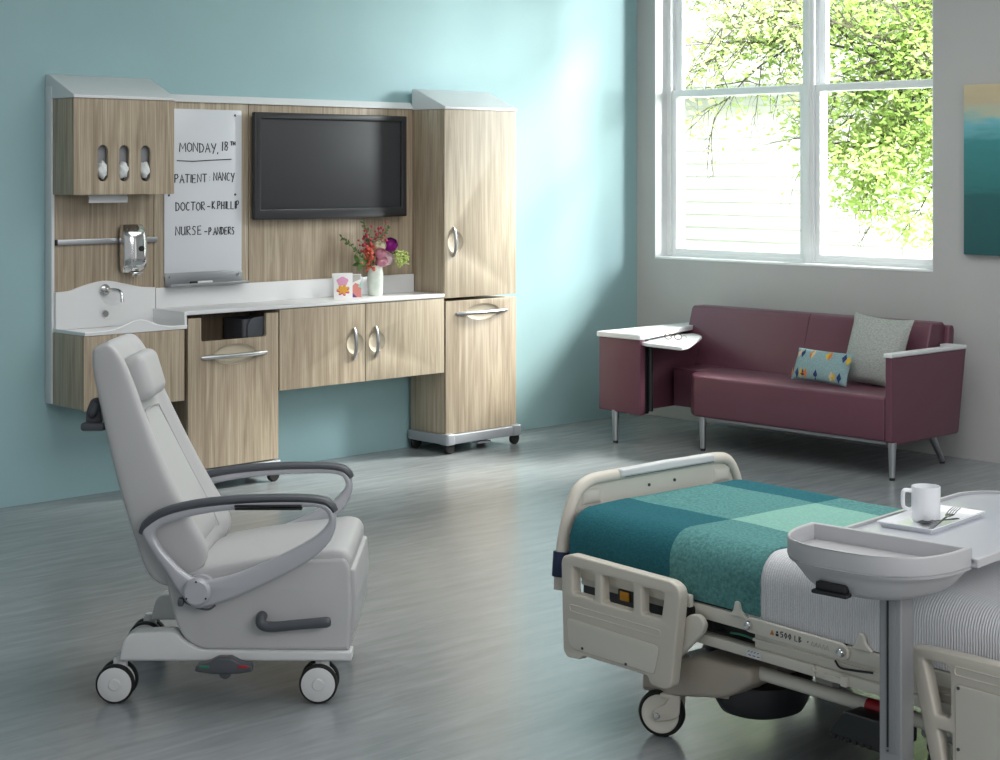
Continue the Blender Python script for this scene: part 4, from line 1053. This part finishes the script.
part('lift_leg', join(*[box(a, a+.06, b, b+.03, .22, .37, .004) for a in (.45, 1.35) for b in (.12, BW-.15)]), M['cream'], bd)
def bcaster(u, v, r_=.066, sw=math.radians(28)):
    R_ = Matrix.Translation((u, v, 0)) @ Matrix.Rotation(sw, 4, 'Z')
    def X(me): me.transform(R_); return me
    arm_ = rnd([(-.012, r_-.02), (-.022, r_), (-.012, r_+.018), (.015, r_+.03), (.03, r_+.055), (.062, r_+.055), (.058, r_), (.03, r_-.012)], .012)
    fk = part('caster', X(join(plate([arm_], -.030, -.020, 'xz', .004), plate([arm_], .022, .032, 'xz', .004), box(.0, .062, -.03, .032, r_+.045, r_+.062, .008), tube([(.03, 0, .115), (.03, 0, .17)], .016, 12))), M['beige'], bd, 'beige caster fork')
    ty = part('tyre', X(lathe([(r_-.013, -.018), (r_-.005, -.018), (r_, -.011), (r_, .011), (r_-.005, .018), (r_-.013, .018)], (0, 0, r_), 'y', 40)), M['rubber'], fk, 'black tyre')
    part('hub', X(lathe([(.001, -.0225), (.014, -.0225), (.016, -.0188), (r_-.024, -.0188), (r_-.02, -.021), (r_-.0125, -.0205), (r_-.0115, -.018), (r_-.0115, .018), (r_-.0125, .0205), (.001, .0205)], (0, 0, r_), 'y', 36)), M['cream'], ty, 'cream wheel disc')
    part('axle_cap', X(disc((-.006, -.032, r_-.002), .009, .006, 'y', 16)), M['chrome'], fk)
bcaster(-.01, .01); bcaster(-.01, BW-.02); bcaster(1.70, .01); bcaster(1.70, BW-.02)
# head side rail
ho = [(.895, .445), (.898, .458), (.91, .468), (1.0, .472), (1.62, .48), (1.65, .46), (1.66, .44), (1.62, .16), (1.05, .165), (1.035, .18), (1.0, .18), (.975, .17), (.962, .185)]
hh = [rnd([(.938, .442), (1.003, .442), (1.012, .425), (1.012, .318), (.972, .318)], [.008, .012, .01, .01, .006]), rnd([(.978, .286), (1.016, .286), (1.018, .20), (.997, .20)], .004)]
hin = rnd([(1.027, .405), (1.60, .405), (1.58, .19), (1.03, .19)], [.015, .02, .02, .015])
s_ = siderail('side_rail', ho, hh, -.075, -.04, hin, rect(1.025, 1.6, .425, .445, .009))
for a, b in ((1.037, .397), (1.037, .255)): part('screw', disc((a, -.078, b), .004, .004, 'y', 10, .0005), M['dgrey'], s_)
part('caution_sticker', box(.90, .935, -.016, -.0125, .325, .36, .003), M['yellow'], bd, 'amber warning sticker')
part('motor_cover', join(box(.965, 1.05, -.01, .05, .315, .362, .01), box(1.0, 1.03, -.03, .0, .30, .36, .006)), M['black'], bd)
# far side rails
for o_, h_ in ((so_, holes), (ho, hh)): part('side_rail', plate([rnd(o_, .012, 3)]+h_, BW+.05, BW+.085, 'xz', .010), M['beige'], bd, 'beige plastic side rail')
part('headboard', plate([rnd([(.02, .35), (.02, .80), (.12, .92), (BW-.12, .92), (BW-.02, .80), (BW-.02, .35)], .05)], 1.75, 1.785, 'yz', .01), M['beige'], bd)

# bedding: profile across v
mt_ = thing('mattress', 'dark navy mattress edge showing below the teal blanket', 'mattress', bo, brz)
part('pad', box(-.40, 1.70, .012, BW-.012, .426, .556, .055, 5), M['navymat'], mt_)
ZT = .578
def vprof(off=0., zb=.414, r_=.045):
    """cross-section polyline over the mattress: list of (v, z, arc)"""
    o = off
    pts = [(-.0-o, zb)]
    for i in range(4): pts.append((-.0-o-.001*(i % 2), zb+(ZT-r_-zb)*(i+1)/4))
    for i in range(1, 7):
        a = PI-PI/2*i/6; pts.append((r_+(r_+o)*math.cos(a), ZT-r_+(r_+o)*math.sin(a)))
    for vv in (.1, .16, .20, .24, .28, .33, .38, .44, .50, .56, .62, .66, .70): pts.append((vv, ZT+o))
    for i in range(0, 7):
        a = PI/2-PI/2*i/6; pts.append((BW-r_+(r_+o)*math.cos(a), ZT-r_+(r_+o)*math.sin(a)))
    pts.append((BW+o, zb))
    return pts
def drape(us, off, zb, ufoot=None, mats=None, fn=None, wob=.0, edge=None, r_=.045):
    bm = bmesh.new(); pf = vprof(off, zb, r_); g = []
    for i, u in enumerate(us):
        row = []
        for j, (v_, z_) in enumerate(pf):
            zz = z_; uu = u
            if ufoot is not None and u < ufoot:         # round over the foot end
                k_ = (ufoot-u); zz = z_-(k_**2)*10 if z_ > ZT-.06 else z_
            dz = wob*(math.sin(9*u+4*v_)+.6*math.sin(17*v_+3*u)+.5*math.sin(23*u-5*v_))
            if ufoot is not None and u < -.30: uu = u+.035*(1-min(1, max(0, v_)/.25))*((-.30-u)/.11)
            row.append(bm.verts.new((uu, v_-(dz*.8 if z_ < ZT-.01 and v_ < .02 else 0), zz+(dz if z_ > ZT-.01 else 0))))
        g.append(row)
    for i in range(len(us)-1):
        for j in range(len(pf)-1): bm.faces.new((g[i][j], g[i][j+1], g[i+1][j+1], g[i+1][j]))
    bmesh.ops.recalc_face_normals(bm, faces=bm.faces)
    bm.normal_update()
    f0 = [f for f in bm.faces if abs(f.normal.z) > .9]
    if f0 and f0[0].normal.z < 0: bmesh.ops.reverse_faces(bm, faces=bm.faces)
    me = bpy.data.meshes.new('d'); bm.to_mesh(me); bm.free(); finish(me, 60)
    if mats: setmats(me, mats, fn)
    return me
cv = drape([.30+.05*i for i in range(29)], .004, .405, wob=.0035, r_=.068)
cvo = solo('coverlet', cv, M['coverlet'], 'white ribbed woven coverlet tucked over the head half of the bed', 'coverlet', bo, world=False)
cvo.rotation_euler = (0, 0, brz)
us = [-.412, -.405, -.395, -.38, -.36]+[-.32+.05*i for i in range(8)]+[.042]+[.08+.0487*i for i in range(7)]
us = sorted(set([round(u, 4) for u in us]))
def bfn(c):
    row = 0 if c.x < .042 else 1
    near = c.y < .24; far = c.y > .62
    if row == 0: return 0 if (near or far) else 1
    return 1 if (near or far) else 2
def bedge(i, j, z_):
    return 0.02*(1-min(1, (z_-.41)/.16))*(0) 
bl = drape(us+[], .011, .415, ufoot=-.375, mats=[M['bl_dark'], M['bl_med'], M['bl_mint']], fn=bfn, wob=.0015, r_=.068)
blo = solo('blanket', bl, None, 'teal and mint colour-block blanket across the foot of the bed', 'blanket', bo, world=False)
blo.rotation_euler = (0, 0, brz)
sm_ = blo.modifiers.new('t', 'SOLIDIFY'); sm_.thickness = .009; sm_.offset = -1
sb_ = blo.modifiers.new('b', 'BEVEL'); sb_.width = .004; sb_.segments = 2; sb_.limit_method = 'ANGLE'; sb_.angle_limit = math.radians(60)

# ================================================================== OVERBED TABLE
tu = Vector((.6716, .7409)); tuw = RTV*tu.x+FWV*tu.y; trz = math.atan2(tuw.y, tuw.x)
to = CAM+RTV*.917+FWV*3.9; to = Vector((round(to.x, 3), round(to.y, 3), 0))
tb_ = thing('overbed_table', 'grey overbed table with half-round bin standing beside the bed', 'table', to, trz)
cxx, cyy = .063, .035
# column oriented so its faces match: rectangular extrusion
col2 = rnd([(-.031, -.029), (.031, -.029), (.031, .029), (-.031, .029)], .005)
part('column', plate([[(cxx+a, cyy+b) for a, b in col2]], .07, .655, 'xy', .002), M['col'], tb_, 'grey aluminium column')
part('column_cover', join(box(cxx-.034, cxx-.0285, cyy-.016, cyy+.012, .235, .63, .003)), M['alu'], tb_)
part('column_slot', box(cxx-.0352, cxx-.0335, cyy+.002, cyy+.007, .25, .63, .0005), M['black'], tb_)
part('column_screw', disc((cxx-.0345, cyy+.0045, .242), .003, .002, 'x', 10, .0005), M['dgrey'], tb_)
# bin
def sup(a_, b_, n_=2.7, N=30, c_=(.118, .085), u1=None):
    pts = []
    for i in range(N+1):
        th = PI/2+PI*i/N; ct, s2 = math.cos(th), math.sin(th)
        pts.append((c_[0]-a_*abs(ct)**(2/n_), c_[1]+b_*math.copysign(abs(s2)**(2/n_), s2)))
    return pts
o1 = sup(.24, .214); i1 = [(min(a, .106), b) for a, b in sup(.228, .202)]
i1 = [(a-.0, b) for a, b in sup(.226, .200, c_=(.106, .085))]
part('bin_wall', plate([o1, i1], .683, .728, 'xy', .004), M['tray'], tb_, 'half-round bin wall')
part('bin_floor', plate([sup(.237, .211)], .676, .690, 'xy', .003), M['tray'], tb_)
un = []
for z_, k_, kv in ((.682, .995, .995), (.676, .985, .985), (.670, .96, .93), (.655, .93, .86), (.632, .88, .76), (.618, .82, .68), (.612, .74, .6), (.610, .4, .4)):
    un.append([(a, b, z_) for a, b in [(.118+(p_[0]-.118)*k_, .085+(p_[1]-.085)*kv) for p_ in o1]])
part('bin_underside', loft(un), M['tray'], tb_)
part('release_latch', join(box(-.112, -.085, .070, .150, .624, .647, .006), box(-.118, -.09, .063, .157, .618, .628, .004)), M['black'], tb_, 'black release latch')
# tabletop
tt = rnd([(.113, .272), (.86, .272), (.94, .20), (.94, -.075), (.86, -.147), (.113, -.147)], [.005, .08, .08, .08, .08, .005])
ti = rnd([(.113, .262), (.855, .262), (.93, .195), (.93, -.07), (.855, -.137), (.113, -.137)], [.0, .08, .08, .08, .08, .0])
part('tabletop', plate([tt], .682, .694, 'xy', .004), M['tray'], tb_, 'pale grey tabletop')
part('tabletop_surface', plate([ti], .690, .6955, 'xy', .001), mat('pale_blue_grey_laminate', 'b9bcc4', .28), tb_)
part('tabletop_rim', plate([tt, [(a+.0, b) for a, b in ti]], .690, .703, 'xy', .003), M['tray'], tb_)
part('support_arm', box(.05, .62, .02, .10, .655, .6765, .006), M['alu'], tb_)
part('base', join(plate([rnd([(-.0, -.02), (.75, -.02), (.75, .06), (0, .06)], .02)], .045, .07, 'xy', .006), plate([rnd([(.0, -.25), (.06, -.25), (.06, .32), (.0, .32)], .02)], .045, .07, 'xy', .006), plate([rnd([(.70, -.25), (.75, -.25), (.75, .32), (.70, .32)], .02)], .045, .07, 'xy', .006)), M['whitepl'], tb_)
for a in (.03, .725):
    for b in (-.22, .29):
        cs2 = part('caster', tube([(a, b, .02), (a, b, .05)], .01, 10), M['dgrey'], tb_)
        part('wheel', lathe([(.003, -.01), (.018, -.01), (.021, -.006), (.021, .006), (.018, .01), (.003, .01)], (a, b, .0215), 'y', 20), M['dgrey'], cs2)

def tw(a, b, z):  # table local -> world
    return to+Vector((math.cos(trz)*a-math.sin(trz)*b, math.sin(trz)*a+math.cos(trz)*b, z))
# serving tray
tl = tw(.457, .153, .6955)
ty = thing('serving_tray', 'small white china tray on the overbed table', 'tray', tl, trz+math.radians(1))
L2, W2_ = .149, .078
secs = []
for z_, k_ in ((0, -.010), (.003, -.008), (.013, 0), (.015, -.001), (.0145, -.004), (.006, -.013), (.005, -.02)):
    secs.append([(a, b, z_) for a, b in rnd([(-L2-k_, -W2_-k_), (L2+k_, -W2_-k_), (L2+k_, W2_+k_), (-L2-k_, W2_+k_)], .006, 3)])
part('dish', loft(secs), M['china'], ty)
# mug
ml = tw(.432, .156, .7008)
mg = thing('mug', 'white straight-sided mug on the china tray', 'mug', ml, rz)
part('body', lathe([(.001, 0), (.031, 0), (.034, .003), (.036, .009), (.037, .088), (.0366, .0895), (.0345, .0895), (.034, .086), (.033, .012), (.001, .008)], n=40), M['china'], mg)
part('handle', tube([(-.035, 0, .078), (-.053, 0, .079), (-.0585, 0, .071), (-.0585, 0, .043), (-.053, 0, .034), (-.034, 0, .028)], .0046, 10, smooth=4, sy=1.3), M['china'], mg).rotation_euler = (0, 0, 0)
# cutlery
M['cutlery'] = mat('dark_steel', '77787b', .18, 1)
def cutlery(name, label, a0, b0, a1, b1, z0, z1, kind):
    p0, p1 = tw(a0, b0, 0), tw(a1, b1, 0); ang = math.atan2(p1.y-p0.y, p1.x-p0.x); ln = (p1-p0).length
    o = thing(name, label, name, (p0.x, p0.y, z0), ang); o.rotation_euler = (0, -math.atan2(z1-z0, ln), ang)
    hl = ln*.62
    part('handle', plate([rnd([(0, -.006), (hl*.9, -.0025), (hl, -.003), (hl, .003), (hl*.9, .0025), (0, .006)], .004)], 0, .0025, 'xy', .0009), M['cutlery'], o)
    if kind == 'fork':
        hd = [rnd([(hl, -.003), (hl+.015, -.010), (hl+.028, -.0115), (hl+.028, .0115), (hl+.015, .010), (hl, .003)], .004)]
        part('head', plate(hd, 0, .0022, 'xy', .0007), M['cutlery'], o)
        for k_ in range(4): part('tine', tube([(hl+.026, -.0098+.0065*k_, .0012), (hl+.045, -.0098+.0065*k_, .005), (ln, -.0098+.0065*k_, .006)], [.0016, .0015, .0008], 6), M['cutlery'], o)
    else:
        secs = []
        for i in range(9):
            t_ = i/8; w_ = .016*math.sin(PI*(.06+.9*t_))**.6; x_ = hl+(ln-hl)*t_; dpt = -.006*math.sin(PI*t_)
            secs.append([(x_, -w_, .003), (x_, -w_*.5, .003+dpt), (x_, 0, .002+dpt*1.2), (x_, w_*.5, .003+dpt), (x_, w_, .003), (x_, w_*.5, .0045+dpt), (x_, 0, .0035+dpt*1.2), (x_, -w_*.5, .0045+dpt)])
        part('bowl', loft(secs), M['cutlery'], o)
cutlery('fork', 'steel fork resting tines up across the china tray rim', .315, .086, .525, .116, .7045, .722, 'fork')
cutlery('spoon', 'steel teaspoon lying on the china tray beside the mug', .478, .088, .368, .143, .7085, .7065, 'spoon')

# ================================================================== LIGHT, WORLD, CAMERA
def area(name, loc, target, size, power, col=(1, 1, 1), sy=None, spread=PI):
    l = bpy.data.lights.new(name, 'AREA'); l.energy = power; l.color = col; l.size = size; l.spread = spread
    if sy: l.shape = 'RECTANGLE'; l.size_y = sy
    o = bpy.data.objects.new(name, l); COL.objects.link(o); o.location = loc
    o.rotation_euler = (Vector(target)-Vector(loc)).to_track_quat('-Z', 'Y').to_euler()
    return o
area('light_window_sky', (2.6, -4.7, 3.0), (-1.0, -.2, .9), 2.6, 1300, (.97, .99, 1), 2.2)
area('fill_outside', (1.2, -2.5, 6.5), (6.5, 3.5, 1), 5, 2300, (1, 1, 1))  # added unseen lamp that brightens the house front and the leaves
area('fill_overhead', (-3.4, -3.6, 3.3), (-3.4, -3.6, 0), 3.6, 100, (1, .995, .98), 3.2)  # added unseen softbox overhead, general fill for the room
area('light_key', (-9.6, -1.6, 3.0), (-4.0, -2.4, .4), 2.2, 0.01, (1, 1, 1))
area('fill_front', (-6.0, -8.8, 2.9), (-3.6, -1.5, .8), 3.2, 105, (1, 1, 1), 2.0)  # added unseen fill lamp from the right of the camera
sn = bpy.data.lights.new('sun', 'SUN'); sn.energy = 11; sn.angle = math.radians(13); sn.color = (1, .97, .9)
so2 = bpy.data.objects.new('sun', sn); COL.objects.link(so2); so2.location = (4, -2, 5)
so2.rotation_euler = Vector((-1, .36, -.76)).to_track_quat('-Z', 'Y').to_euler()

W = bpy.data.worlds.new('world'); SC.world = W; W.use_nodes = True
nt = W.node_tree; bg = nt.nodes['Background']; L = nt.links.new
tc = nt.nodes.new('ShaderNodeTexCoord'); sp = nt.nodes.new('ShaderNodeSeparateXYZ'); L(tc.outputs['Generated'], sp.inputs[0])
mr = nt.nodes.new('ShaderNodeMapRange'); mr.interpolation_type = 'SMOOTHSTEP'
mr.inputs[1].default_value = .1; mr.inputs[2].default_value = .55; mr.inputs[3].default_value = .4; mr.inputs[4].default_value = 1.7
L(sp.outputs['X'], mr.inputs[0]); L(mr.outputs[0], bg.inputs['Strength'])
bg.inputs['Color'].default_value = (.95, .98, 1, 1)

cam = bpy.data.cameras.new('camera'); co = bpy.data.objects.new('camera', cam); COL.objects.link(co)
co.location = CAM; cam.sensor_width = 36; cam.lens = 1688*36/1000; cam.shift_y = -.21; cam.clip_start = .05
co.rotation_euler = FWV.to_track_quat('-Z', 'Y').to_euler()
SC.camera = co
SC.view_settings.view_transform = 'Standard'; SC.view_settings.look = 'None'; SC.view_settings.exposure = 0
SC.cycles.max_bounces = 8
SC.cycles.caustics_reflective = False; SC.cycles.caustics_refractive = False
